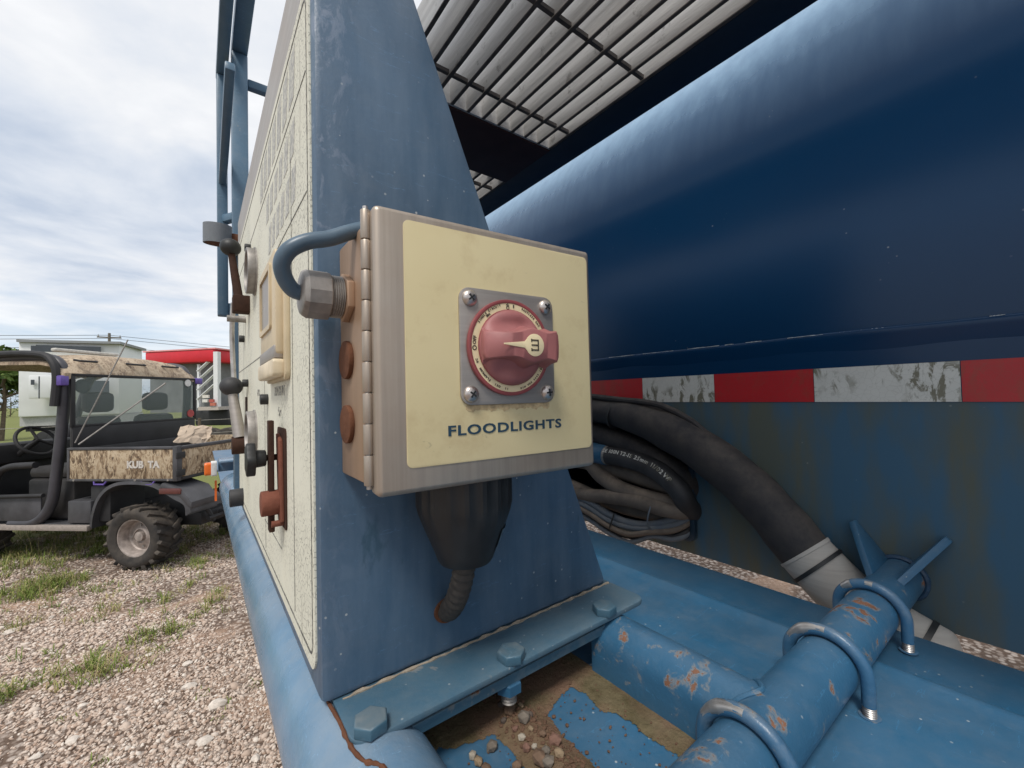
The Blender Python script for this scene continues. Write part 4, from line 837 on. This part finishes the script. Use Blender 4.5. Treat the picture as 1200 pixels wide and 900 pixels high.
# ================================================================ utility vehicle (own frame: x forward, y towards the camera side, z up; y = 0 is the near tyre face)
UR = R(137); UL = Vector((-.534,5.462,-HC))
utv = thing('utility_vehicle', 'camouflage side-by-side utility vehicle with black roll cage parked on the gravel', 'utility vehicle', UL, UR)
Ufd = Vector((math.cos(UR), math.sin(UR), 0)); Ulf = Vector((-math.sin(UR), math.cos(UR), 0))
def uat(px, py, ax, v):                        # where the line of sight meets a plane of the vehicle's own frame
    d_ = ray(px, py); D_ = Vector((d_.dot(Ufd), d_.dot(Ulf), d_.z)); O_ = Vector(((-UL).dot(Ufd), (-UL).dot(Ulf), -UL.z)); t_ = (v-O_[ax])/D_[ax]; return O_+D_*t_
def camo(name, k):
    n = NT(name); a = n.noise(8, 7, .66, n.mapv((1.3,1.3,.6)), 1.5); b_ = n.noise(26, 6, .62, n.mapv((1.2,1.2,.45)), 1.8)
    c = n.ramp(a, [(.34,(.05,.032,.018)),(.44,(.16,.105,.06)),(.52,(.32,.235,.145)),(.62,(.50,.41,.29)),(.70,(.24,.17,.10))]); c = n.mix(n.ramp(b_, [(.52,0.),(.58,1.)]), c, (.46,.37,.25)); c = n.mix(n.ramp(b_, [(.34,1.),(.40,0.)]), c, (.07,.045,.028))
    c = n.mix(k, c, (.52,.43,.36)); return n.fin(c, .7, 0, .25)
M['camo'] = camo('camouflage_panel', .06); M['camoroof'] = camo('sun_bleached_camouflage', .28)
M['utvblack'] = plain('dusty_black_plastic', (.020,.020,.022), .65, 0, .3, 6, .05); M['utvgrey'] = plain('dark_grey_plastic', (.058,.058,.064), .55, 0, .35, 6, .08)
M['cage'] = plain('roll_cage_paint', (.050,.049,.058), .45, 0, .2, 8); M['purple'] = plain('purple_anodised', (.13,.085,.34), .4, .2, .2, 20); M['seat'] = plain('dark_seat_vinyl', (.03,.028,.028), .6, 0, .3, 10)
M['tyre'] = dusty('dusty_tyre', (.028,.026,.025), (.20,.165,.13), .75, 9, .85); M['rim'] = plain('muddy_steel_rim', (.36,.31,.28), .6, .3, .3, 25)
def glassm(name, tint, alpha):
    n = NT(name); n.fin(tint, .08, 0, .5); n.b.inputs['Alpha'].default_value = alpha; n.b.inputs['Roughness'].default_value = .12; return n.m
M['glass'] = glassm('dusty_window', (.24,.30,.28), .22)
def U(name, mb, mt, par=None, **k): return mb.build(name, mt, par or utv, local=True, **k)
def ubox(name, a, b, mt, par=None, bev=.012): m_ = MB(); m_.box(a, b); return U(name, m_, mt, par, bevel=bev)
def utube(name, pts, r, mt, par=None, n=12, sm=6): m_ = MB(); m_.tube(bez(pts, sm) if sm else pts, r, n); return U(name, m_, mt, par)
def lathe_y(mb, prof_, n=40):
    k_ = len(prof_); vs = []; fs = []
    for r_, y in prof_:
        for j in range(n): a = 2*math.pi*j/n; vs.append((r_*math.cos(a), y, r_*math.sin(a)))
    for i in range(k_-1):
        for j in range(n): q = (j+1) % n; fs.append((i*n+j, i*n+q, (i+1)*n+q, (i+1)*n+j))
    return mb.add(vs, fs)
RT = .312
def wheel_meshes():
    ty = MB(); lathe_y(ty, [(.176,.09),(.185,.118),(.23,.137),(.262,.135),(.283,.120),(.292,.08),(.292,-.08),(.283,-.120),(.262,-.135),(.23,-.137),(.185,-.118),(.176,-.09),(.176,.09)])
    tr = MB()
    for i in range(18):
        for sgn in (1,-1):
            a = 2*math.pi*(i+(.5 if sgn < 0 else 0))/18; Rm = Matrix.Rotation(-a, 4, 'Y')
            tr.box((.272,-.016,-.075),(.313,.018,.055), Rm @ Matrix.Translation((0,sgn*.062,0)) @ Matrix.Rotation(R(sgn*58), 4, 'X'))
            tr.box((.255,-.022,-.016),(.303,.022,.016), Rm @ Matrix.Translation((-.006,sgn*.118,.02)) @ Matrix.Rotation(R(sgn*-14), 4, 'Z'))
    rm = MB(); lathe_y(rm, [(.178,-.09),(.178,.092),(.186,.104),(.186,.110),(.172,.108),(.160,.085),(.150,.020),(.140,.010),(.095,.022),(.075,.045),(.068,.048),(.066,.030),(.045,.030),(.045,.062),(.030,.066),(.0,.066)])
    return ty.mesh('tyre','tyre',Matrix(),0), tr.mesh('tread_lugs','tyre',Matrix(),.004,True), rm.mesh('rim','rim',Matrix(),0)
wm = wheel_meshes(); nutp = hexprism(.011,.012)
def wheel(x, y, flip):
    w = bpy.data.objects.new('wheel', wm[0]); COL.objects.link(w); w.parent = utv; w.location = (x,y,RT-.012); w.rotation_euler = (0,random.random(),math.pi if flip else 0)
    l = bpy.data.objects.new('tread_lugs', wm[1]); COL.objects.link(l); l.parent = w; l['kind'] = 'stuff'
    r_ = bpy.data.objects.new('rim', wm[2]); COL.objects.link(r_); r_.parent = w
lugp = proto(hexprism(.012,.014), 'lug_nut', 'zincdull')
def lugs():
    for w in [o for o in utv.children if o.name.startswith('wheel') and o.location.x < 1 and o.location.y > -.5]:
        for k_ in range(4):
            l = lugp.copy(); COL.objects.link(l); l.parent = w; a = R(90*k_+20); l.location = (.105*math.cos(a), .018, .105*math.sin(a)); l.rotation_euler = (R(-90),0,0)
wheel(0,-.138,False); wheel(0,-1.36,True); wheel(1.98,-.138,False); wheel(1.98,-1.36,True); lugs()
nm = None
ubox('chassis', (-.42,-1.15,.33),(2.5,-.35,.46), 'utvblack'); utube('axle', [(0,-1.3,.3),(0,-.2,.3)], .035, 'utvblack', sm=0)
ubox('floor_pan', (.46,-1.42,.385),(2.25,-.03,.43), 'utvgrey'); ubox('sill', (.46,-.035,.375),(2.1,.015,.425), plain('dusty_sill', (.30,.26,.23), .8), bev=.006)
# cargo bed
bed = ubox('bed_floor', (-.47,-1.5,.86),(.69,-.02,.90), 'utvblack')
sp_ = MB(); sp_.box((-.455,-.03,.872),(.685,-.004,1.165)); U('side_panel', sp_, 'camo', bed, bevel=.01)
for a, b_ in (((-.46,-.034,.855),(.70,.002,.878)),((-.46,-.04,1.16),(.70,.004,1.185)),((.672,-.034,.86),(.70,.003,1.17)),((-.50,-.05,.855),(-.452,.008,1.19))): ubox('side_frame', a, b_, 'utvgrey', bed, .005)
ubox('side_panel', (-.455,-1.5,.872),(.685,-1.47,1.165), 'camo', bed); ubox('front_wall', (.67,-1.5,.88),(.695,-.03,1.17), 'utvblack', bed)
ubox('tailgate', (-.50,-1.47,.885),(-.470,-.05,1.155), 'camo', bed); ubox('tailgate_rail', (-.508,-1.5,1.152),(-.462,-.04,1.185), 'utvgrey', bed, .006); ubox('tailgate_rail', (-.505,-1.5,.858),(-.466,-.04,.888), 'utvblack', bed, .006)
XT = Matrix(((-1,0,0,-.13),(0,0,1,.0005-.002),(0,1,0,1.012),(0,0,0,1)))
text('KUB  TA', .092, plain('faded_white_lettering', (.55,.52,.48), .7), 'side_lettering', bed, XT, local=True, bold=.004, depth=.002, sx=1.0)
for xx in (.32,-.20): utube('bed_latch', [(xx+.09,-.01,.858),(xx+.075,.0,.825),(xx-.03,.0,.825),(xx-.05,-.01,.858)], .009, 'purple', bed, sm=0)
# fender
m_ = MB(); arcp = [(-.64,.56),(-.62,.66),(-.50,.72),(-.38,.78),(-.25,.835),(-.08,.855),(.12,.850),(.26,.80),(.36,.70),(.42,.56),(.44,.43)]
arcp = [(p_.x, p_.y) for p_ in bez([(a,b_,0) for a, b_ in arcp], 4)]
inn = [(x*.93+.004, z-.030) for x, z in arcp]
for (x0,z0),(x1,z1),(i0,j0),(i1,j1) in zip(arcp, arcp[1:], inn, inn[1:]):
    m_.add([(x0,.005,z0),(x1,.005,z1),(x1,-.36,z1),(x0,-.36,z0),(i0,.010,j0),(i1,.010,j1),(i1,-.36,j1),(i0,-.36,j0)], [(0,1,2,3),(4,7,6,5),(0,4,5,1)])
fd_ = U('fender', m_, 'utvgrey', ang=60); m_ = MB(); m_.prism([(-.30,.79),(-.52,.705),(-.62,.60),(-.655,.60),(-.655,.66),(-.56,.775),(-.34,.845)], -.30, .012, lambda a, b, c: (a, c, b)); U('fender_flap', m_, 'utvgrey', fd_, bevel=.02)
ubox('tail_lamp', (-.55,.002,.735),(-.32,.022,.790), plain('dirty_tail_lamp', (.11,.035,.03), .4), fd_, .02)
ubox('battery_box', (.46,-.25,.44),(.72,-.02,.66), 'utvgrey'); ubox('wheel_well', (.28,-.40,.45),(.50,-.05,.80), 'utvblack')
# roll cage and roof
def cage(y):
    utube('roll_cage', [(1.38,y,.43),(1.10,y,.45),(.93,y,.62),(.86,y,1.0),(.80,y,1.5),(.79,y,1.86),(.83,y,2.02),(.98,y,2.085),(1.4,y,2.10),(2.0,y,2.05),(2.25,y,1.95),(2.5,y,1.35),(2.62,y,1.05)], .045, 'cage', n=16)
cage(-.04); cage(-1.44)
m_ = MB(); prf = [(.70,1.925),(.705,1.955),(.76,2.06),(.84,2.125),(.98,2.155),(1.5,2.165),(2.1,2.13),(2.32,2.06)]; NYS = 15; vs = []; fs = []
for x, z in prf:
    for j in range(NYS): y = .02-1.53*j/(NYS-1); e_ = abs(2*j/(NYS-1)-1); vs.append((x, y, z-(.11*e_**4 if z > 1.95 else 0)))
k_ = len(prf)
for i in range(k_-1):
    for j in range(NYS-1): fs.append((i*NYS+j, i*NYS+j+1, (i+1)*NYS+j+1, (i+1)*NYS+j))
o_ = len(vs); vs += [(x+ (.0 if x > .75 else .03), y, z-.03) for x, y, z in vs]; fs += [tuple(q+o_ for q in reversed(f)) for f in fs]
for i in range(k_-1): fs += [(i*NYS,(i+1)*NYS,o_+(i+1)*NYS,o_+i*NYS),(i*NYS+NYS-1,o_+i*NYS+NYS-1,o_+(i+1)*NYS+NYS-1,(i+1)*NYS+NYS-1)]
fs += [(j,o_+j,o_+j+1,j+1) for j in range(NYS-1)]; m_.add(vs, fs); roof = U('roof', m_, 'camoroof', ang=50)
m_ = MB(); m_.tube(bez([(.80,.035,1.60),(.775,.035,1.88),(.82,.035,2.04),(.98,.03,2.115),(1.5,.03,2.13),(2.2,.03,2.06)],5), .034, 10); U('roof_trim', m_, 'utvblack', roof)
for yy in (-.20,-.72,-1.15):
    p_ = Vector((.738,yy,2.055)); utube('roof_handle', [p_+Vector((.02,.10,.01)), p_+Vector((-.025,.08,0)), p_+Vector((-.025,-.08,0)), p_+Vector((.02,-.10,.01))], .011, 'utvblack', roof, 8, 0)
ubox('light_bar', (1.0,-.75,2.165),(1.06,-.12,2.20), plain('pale_light_bar', (.55,.53,.48), .5), roof)
# rear window
wz0, wz1 = 1.385, 1.925; rw = ubox('rear_panel', (.70,-1.47,1.16),(.725,-.05,wz0), 'utvblack')
m_ = MB(); m_.box((.708,-1.45,wz0),(.714,-.07,wz1)); U('window_pane', m_, 'glass', rw)
for a, b_ in (((.70,-1.48,wz0-.004),(.722,-.04,wz0+.022)),((.70,-1.48,wz1-.03),(.722,-.04,wz1)),((.70,-1.485,wz0),(.722,-1.45,wz1)),((.70,-.075,wz0),(.722,-.035,wz1))): ubox('window_frame', a, b_, 'utvblack', rw, .004)
m_ = MB(); m_.cyl((.698,-1.36,1.86),(.7065,-1.36,1.86),.045,n=24); U('sticker', m_, plain('white_sticker',(.7,.7,.68),.5), rw); m_ = MB(); m_.cyl((.698,-1.40,1.46),(.7065,-1.40,1.46),.05,n=20); U('sticker', m_, plain('red_sticker',(.4,.06,.06),.5), rw)
# cab interior
ubox('seat_base', (.80,-1.36,.44),(1.35,-.14,.85), 'seat', None, .03)
for yy in (-.40,-1.05):
    st = ubox('seat', (.86,yy-.24,.85),(1.38,yy+.24,.97), 'seat', None, .05); ubox('seat_back', (.80,yy-.23,.95),(.93,yy+.23,1.48), 'seat', st, .06); ubox('headrest', (.80,yy-.15,1.52),(.90,yy+.15,1.74), 'seat', st, .05)
ubox('dashboard', (1.85,-1.42,.98),(2.15,-.08,1.20), 'utvblack', None, .05); ubox('hood', (2.1,-1.40,.50),(2.9,-.08,1.08), 'utvblack', None, .10)
cs = Vector((1.64,-.42,1.22)); m_ = MB(); tq = Matrix.Translation(cs) @ Matrix.Rotation(R(-58), 4, 'Y') ; cp = [tq @ Vector((.175*math.cos(R(a)), .175*math.sin(R(a)), 0)) for a in range(0,361,12)]; m_.tube(cp, .017, 10, caps=False); sw = U('steering_wheel', m_, 'utvblack')
for a in (0,120,240): utube('spoke', [tq @ Vector((0,0,.02)), tq @ Vector((.17*math.cos(R(a)), .17*math.sin(R(a)), 0))], .014, 'utvblack', sw, 8, 0)
utube('steering_column', [cs, cs+Vector((.3,0,-.2))], .03, 'utvblack', sw, 10, 0)
utube('gear_lever', [(1.70,-.62,.95),(1.58,-.60,1.14)], .012, 'utvblack', None, 8, 0); ubox('centre_console', (1.38,-.86,.44),(1.95,-.58,.74), 'utvgrey', None, .03)
for zz2 in (.93,1.10): ubox('bed_hinge', (-.512,-.075,zz2-.03),(-.495,.016,zz2+.03), 'utvblack', bed, .004)
for xx in (-.40,-.05,.30,.62): m_ = MB(); m_.cyl((xx,-.006,.868),(xx,.006,.868),.012,n=10); U('bed_bolt', m_, 'zincdull', bed)
# half door frame and side rail
utube('door_frame', [(1.05,.0,1.02),(1.35,.0,1.0),(1.48,.0,.92),(1.55,.0,.7),(1.55,.0,.47)], .032, 'utvblack'); m_ = MB(); m_.box((1.0,-.02,.46),(1.72,-.005,.70)); U('door_net', m_, 'utvgrey', bevel=.01); utube('door_frame', [(.95,.01,.72),(1.75,.01,.70),(1.80,.01,.47)], .02, 'utvblack', sm=0)
ubox('cab_bracket', (.70,-.02,1.80),(.79,.055,1.90), 'purple'); ubox('cab_bracket', (.69,-1.58,1.85),(.76,-1.47,1.93), 'purple')
m_ = MB(); m_.sphere((.78,-.20,1.80), .075, 16, 10, (.5,1,1)); U('mirror', m_, 'utvblack')
for i, (a, b_, r_) in enumerate((((88,519),(150,398),.006),((92,521),(194,449),.008))):
    utube('whip_rod', [uat(*a, 1, -.05), uat(*b_, 1, -.25 if i == 0 else -.6)], r_, 'zincdull', None, 8, 0)
for a, b_ in (((-.45,-.55,.42),(-.78,-.60,.40)),((-.45,-.95,.42),(-.82,-.66,.40)),((-.40,-.30,.72),(-.50,-.42,.36)),((-.42,-.85,.80),(-.52,-.85,.38)),((-.5,-.35,.40),(-.5,-1.2,.40))): utube('rear_strut', [a, b_], .022, 'utvblack', None, 8, 0)
# folded cardboard in the bed
cbx = MB(); q0 = [uat(*q, 0, xx) for q, xx in (((205,516),-.40),((212,500),-.20),((238,497),-.25),((249,499),-.35),((244,519),-.44),((222,522),-.44))]
W_ = MW[utv.name]; Q = [W_ @ p_ - Vector((0,0,HC)) for p_ in q0]; ct = sum(Q, Vector())/6+Vector((0,0,.02))
rc = random.Random(5); A_, B_, C_, D_ = Q[0], Q[1], Q[3], Q[4]; nu, nv = 9, 7; top_ = []
for a in range(nu):
    for b_ in range(nv):
        u_, v_ = a/(nu-1), b_/(nv-1); p_ = A_.lerp(D_, u_).lerp(B_.lerp(C_, u_), v_); top_.append(p_+Vector((rc.gauss(0,.010), rc.gauss(0,.010), rc.gauss(0,.007)+.03*math.sin(3.1*u_)*math.sin(2.4*v_+.4)-.02*(1-v_))))
fs = [(a*nv+b_, a*nv+b_+1, (a+1)*nv+b_+1, (a+1)*nv+b_) for a in range(nu-1) for b_ in range(nv-1)]; n9 = nu*nv
cbx.add(top_+[p_-Vector((0,0,.006)) for p_ in top_], fs+[tuple(q+n9 for q in reversed(f)) for f in fs]+[(a*nv, (a+1)*nv, n9+(a+1)*nv, n9+a*nv) for a in range(nu-1)]+[(a*nv+nv-1, n9+a*nv+nv-1, n9+(a+1)*nv+nv-1, (a+1)*nv+nv-1) for a in range(nu-1)])
tag(cbx.build('cardboard_sheet', plain('pale_cardboard', (.44,.35,.265), .8, 0, .15, 8), smooth=False), 'crumpled tan cardboard sheet lying across the vehicle cargo bed', 'cardboard')

# ================================================================ background
def far(px, py, depth): return ray(px, py)*depth
def fbox(name, pxa, pxb, ya, yb, depth, mt, par, depth2=None, th=.3, bev=0.):
    """box whose front face spans the given picture columns at the given distances; real thickness th away from the eye"""
    d2 = depth2 or depth; a = far(pxa, (ya+yb)/2, depth); b_ = far(pxb, (ya+yb)/2, d2); zt = far(pxa, ya, depth).z; zb = far(pxa, yb, depth).z
    e_ = Vector((b_.x-a.x, b_.y-a.y, 0)); L_ = e_.length; e_.normalize(); nn = Vector((e_.y,-e_.x,0))
    if nn.dot(Vector((a.x,a.y,0))) > 0: nn = -nn
    X = basis((a.x,a.y,0), e_, (0,0,1), nn); m_ = MB(); m_.box((0,zb,-th),(L_,zt,0)); return m_.build(name, mt, par, X=X, bevel=bev)
M['white'] = plain('white_trailer_paint', (.72,.73,.74), .5, 0, .06, 1.5); M['darkgraphic'] = plain('dark_grey_graphic', (.06,.07,.085), .4, 0, .15, 3)
wt = thing('white_trailer', 'white camper trailer with dark roof stripe parked behind the utility vehicle', 'trailer', tuple(far(80,500,15).to_2d())+(GZ,))
fbox('body', 21, 140, 400, 489, 15, 'white', wt, 16.2, 2.4, .05); 
m_ = None
fbox('roof_stripe', 42, 118, 404, 412, 14.96, 'darkgraphic', wt, 15.9, .03); fbox('roof_stripe', 36, 47, 405, 414, 14.95, 'darkgraphic', wt, 15.05, .03)
fbox('roof_cap', 19, 141, 397.5, 400.5, 14.94, plain('roof_edge', (.25,.26,.27), .6), wt, 16.1, 2.5)
fbox('slide_out', 33, 80, 440, 467, 14.7, 'white', wt, 15.2, .3, .03); fbox('slide_window', 36, 40, 445, 451, 14.68, 'darkgraphic', wt, 14.72, .03); fbox('slide_seam', 45, 46.3, 441, 467, 14.66, 'darkgraphic', wt, 14.67, .02)
fbox('side_window', 100, 128, 446, 462, 15.4, 'darkgraphic', wt, 15.85, .04); fbox('skirt', 23, 140, 489, 500, 15.1, plain('trailer_skirt', (.42,.42,.42), .6), wt, 16.2, 2.2)
fbox('chassis', 30, 138, 500, 506, 15.4, 'utvblack', wt, 16.3, 1.9)
for px in (55,70):
    a = far(px, 503, 15.35); m_ = MB(); m_.cyl((a.x,a.y,GZ+.36),(a.x+.05,a.y+.25,GZ+.36),.36,n=28); m_.build('wheel', 'utvblack', wt, bevel=.03)
# red-topped dump truck
M['red'] = plain('red_tarp_paint', (.60,.016,.030), .4, 0, .1, 3); M['meshgrey'] = plain('grey_tarp', (.17,.175,.18), .7, 0, .2, 3)
rt = thing('red_dump_trailer', 'red topped dump trailer with white posts behind the utility vehicle', 'trailer', tuple(far(215,500,12).to_2d())+(GZ,))
fbox('red_header', 170, 250, 413, 427, 12, 'red', rt, 11.6, 2.0, .03); fbox('header_trim', 167, 252, 411.5, 413, 12, plain('pink_trim', (.75,.30,.30), .5), rt, 11.58, 2.0)
fbox('grey_tarp', 176, 251, 427, 484, 12.25, 'meshgrey', rt, 11.95, 1.2)
for a in (250,): fbox('post', a, a+5, 412, 478, 11.56, 'white', rt, 11.55, .12)
fbox('post', 231, 233, 427, 478, 11.8, 'white', rt, 11.79, .06)
def stripe(x0, y0, x1, y1, w, dp, mt, par): m_ = MB(); a = far(x0,y0,dp); b_ = far(x1,y1,dp); bar(m_, a, b_, w, .02); return m_.build('tarp_stripe', mt, par)
for i in range(4): stripe(232,462-11*i+6,252,446-11*i+4,.12,11.78-.02*i,'white',rt)
fbox('rear_sill', 232, 256, 477, 481, 11.5, plain('worn_beige', (.45,.40,.36), .7), rt, 11.45, .4)
for k_, (a, b_, yy) in enumerate(((237,243,470),(245,250,470),(237,244,465),(246,252,474))): fbox('rear_lamp', a, b_, yy-2, yy+1.5, 11.44, plain('lamp%d' % k_, ((.7,.68,.64),(.45,.1,.08),(.7,.66,.6),(.5,.15,.1))[k_], .4), rt, 11.43, .05)
fbox('undercarriage', 228, 280, 481, 499, 11.9, 'utvblack', rt, 11.7, .8, .05)
for px in (243,266):
    a = far(px, 492, 11.3); m_ = MB(); m_.cyl((a.x,a.y,GZ+.45),(a.x+.1,a.y+.3,GZ+.45),.45,n=28); w_ = m_.build('wheel', 'tyre', rt, bevel=.04); m_ = MB(); m_.cyl((a.x-.01,a.y-.03,GZ+.45),(a.x,a.y,GZ+.45),.2,n=20); m_.build('hub', 'rim', w_)
# timber yard shed far right of the dump trailer
sh = thing('far_shed', 'low brown roofed shed on the horizon beside the cabinet', 'building', tuple(far(270,480,40).to_2d())+(GZ,)); fbox('wall', 254, 300, 459, 482, 40, plain('shed_wall', (.35,.27,.22), .8), sh, 40, 6); fbox('roof', 252, 302, 456, 459.5, 39.8, plain('shed_roof', (.22,.17,.15), .8), sh, 39.8, 6.5)
# utility pole and wires
pb = far(128,478,42); pole = thing('utility_pole', 'wooden utility pole with crossarm behind the white trailer', 'utility pole', (pb.x,pb.y,GZ)); zt_ = far(128,390,42).z
m_ = MB(); m_.cyl((pb.x,pb.y,GZ),(pb.x,pb.y,zt_),.16,.11,n=14); m_.build('pole', plain('grey_timber', (.16,.14,.12), .9), pole); m_ = MB(); m_.box((pb.x-.9,pb.y-.06,zt_-.5),(pb.x+.9,pb.y+.06,zt_-.38)); m_.build('crossarm', plain('crossarm_timber', (.16,.14,.12), .9), pole)
for xx in (-.8,0,.8): m_ = MB(); m_.cyl((pb.x+xx,pb.y,zt_-.38),(pb.x+xx,pb.y,zt_-.18),.06,.04,n=10); m_.build('insulator', plain('insulator%d' % int(xx*10), (.3,.3,.3), .4), pole)
for i, (off, lb) in enumerate(((0.05,'uppermost power line crossing the sky behind the trailer'),(-.35,'middle power line crossing the sky behind the trailer'),(-1.3,'lowest power line crossing the sky behind the trailer'))):
    m_ = MB(); pts = [(pb.x-70+140*k_/40, pb.y+off*1.5, zt_+off-.25-1.6*math.sin(math.pi*((k_/40*2) % 1))) for k_ in range(41)]; m_.tube(pts, .022, 6); tag(m_.build('power_line', 'utvgrey'), lb, 'power line')
# trees
def leaf_mat(nm, a, b_):
    n = NT(nm); at_ = n.t.nodes.new('ShaderNodeAttribute'); at_.attribute_name = 'tone'; return n.fin(n.mix(at_.outputs['Fac'], a, b_), .7, 0, .25)
M['leafA'] = leaf_mat('fresh_leaves', (.045,.09,.02), (.16,.22,.06)); M['leafB'] = leaf_mat('dull_leaves', (.04,.07,.025), (.11,.14,.055)); M['bark'] = plain('bark', (.12,.09,.065), .9, 0, .3, 12)
def tree(px, depth, top_y, rad, label, mt, N, lobes=9, seed=1):
    rs = random.Random(seed); b_ = far(px, 478, depth); H_ = far(px, top_y, depth).z+HC; t_ = thing('tree', label, 'tree', (b_.x,b_.y,GZ))
    m_ = MB(); m_.tube([(b_.x,b_.y,GZ),(b_.x+.1,b_.y,GZ+H_*.4),(b_.x,b_.y,GZ+H_*.8)], [H_*.020,H_*.014,H_*.005], 10); m_.build('trunk', 'bark', t_)
    C = [Vector((b_.x+rs.gauss(0,rad*.5), b_.y+rs.gauss(0,rad*.5), GZ+H_*(.45+.42*rs.random()))) for _ in range(lobes)]
    for i, c_ in enumerate(C[:5]): m_ = MB(); m_.tube([(b_.x,b_.y,GZ+H_*(.3+.06*i)), c_], [H_*.014,H_*.005], 7); m_.build('limb', 'bark', t_)
    V = []; F = []; T = []; s = H_*.022
    for i in range(N):
        c_ = C[rs.randrange(lobes)]; d_ = Vector((rs.gauss(0,1), rs.gauss(0,1), rs.gauss(0,.8))); d_ = d_.normalized()*rad*.55*(.35+.65*rs.random()); p_ = c_+d_
        a = Vector((rs.gauss(0,1), rs.gauss(0,1), rs.gauss(0,1))).normalized(); q = a.cross(Vector((rs.gauss(0,1), rs.gauss(0,1), rs.gauss(0,1)))).normalized(); k_ = len(V)
        V += [p_+a*s*1.5, p_+q*s*.7, p_-a*s*1.5, p_-q*s*.7]; F.append((k_,k_+1,k_+2,k_+3)); T.append(rs.random())
    mb = MB(); mb.add(V, F); me = bpy.data.meshes.new('crown'); Tm = MW[t_.name].inverted() @ Matrix.Translation((0,0,HC)); me.from_pydata([tuple(Tm @ v) for v in V], [], F); at_ = me.attributes.new('tone', 'FLOAT', 'FACE'); at_.data.foreach_set('value', T); me.materials.append(M[mt]); o = bpy.data.objects.new('crown', me); COL.objects.link(o); o.parent = t_
tree(2, 20, 399, 1.3, 'light green leafy tree at the left edge above the vehicle roof', 'leafA', 3500, 10, 3)
for i, (px, dp, ty, rd_, lb) in enumerate(((-30,60,452,5,'dull green tree on the far left horizon'),(12,70,458,6,'dull green tree far behind the vehicle cab opening'),(160,75,464,6,'dull green tree far behind the vehicle rear window'),(236,80,462,5,'dull green tree beyond the dump trailer'),(266,70,452,3,'small green tree between dump trailer and cabinet'),(-90,55,450,6,'dull green tree outside left beyond the field'))): tree(px, dp, ty, rd_, lb, 'leafB', 1400, 9, 10+i)
# wire fence behind the yard
fn = thing('wire_fence', 'wire fence with thin posts across the field behind the vehicle', 'fence', (-6,11.5,GZ))
for i in range(12):
    x = -9+1.0*i; m_ = MB(); m_.cyl((x,11.6+.02*i,GZ-.1),(x,11.6+.02*i,GZ+1.25),.03,n=8); m_.build('post', 'bark', fn)
for z in (.3,.6,.9,1.2): m_ = MB(); m_.tube([(-9,11.6,GZ+z),(2,11.82,GZ+z)], .006, 5); m_.build('wire', 'zincdull', fn)
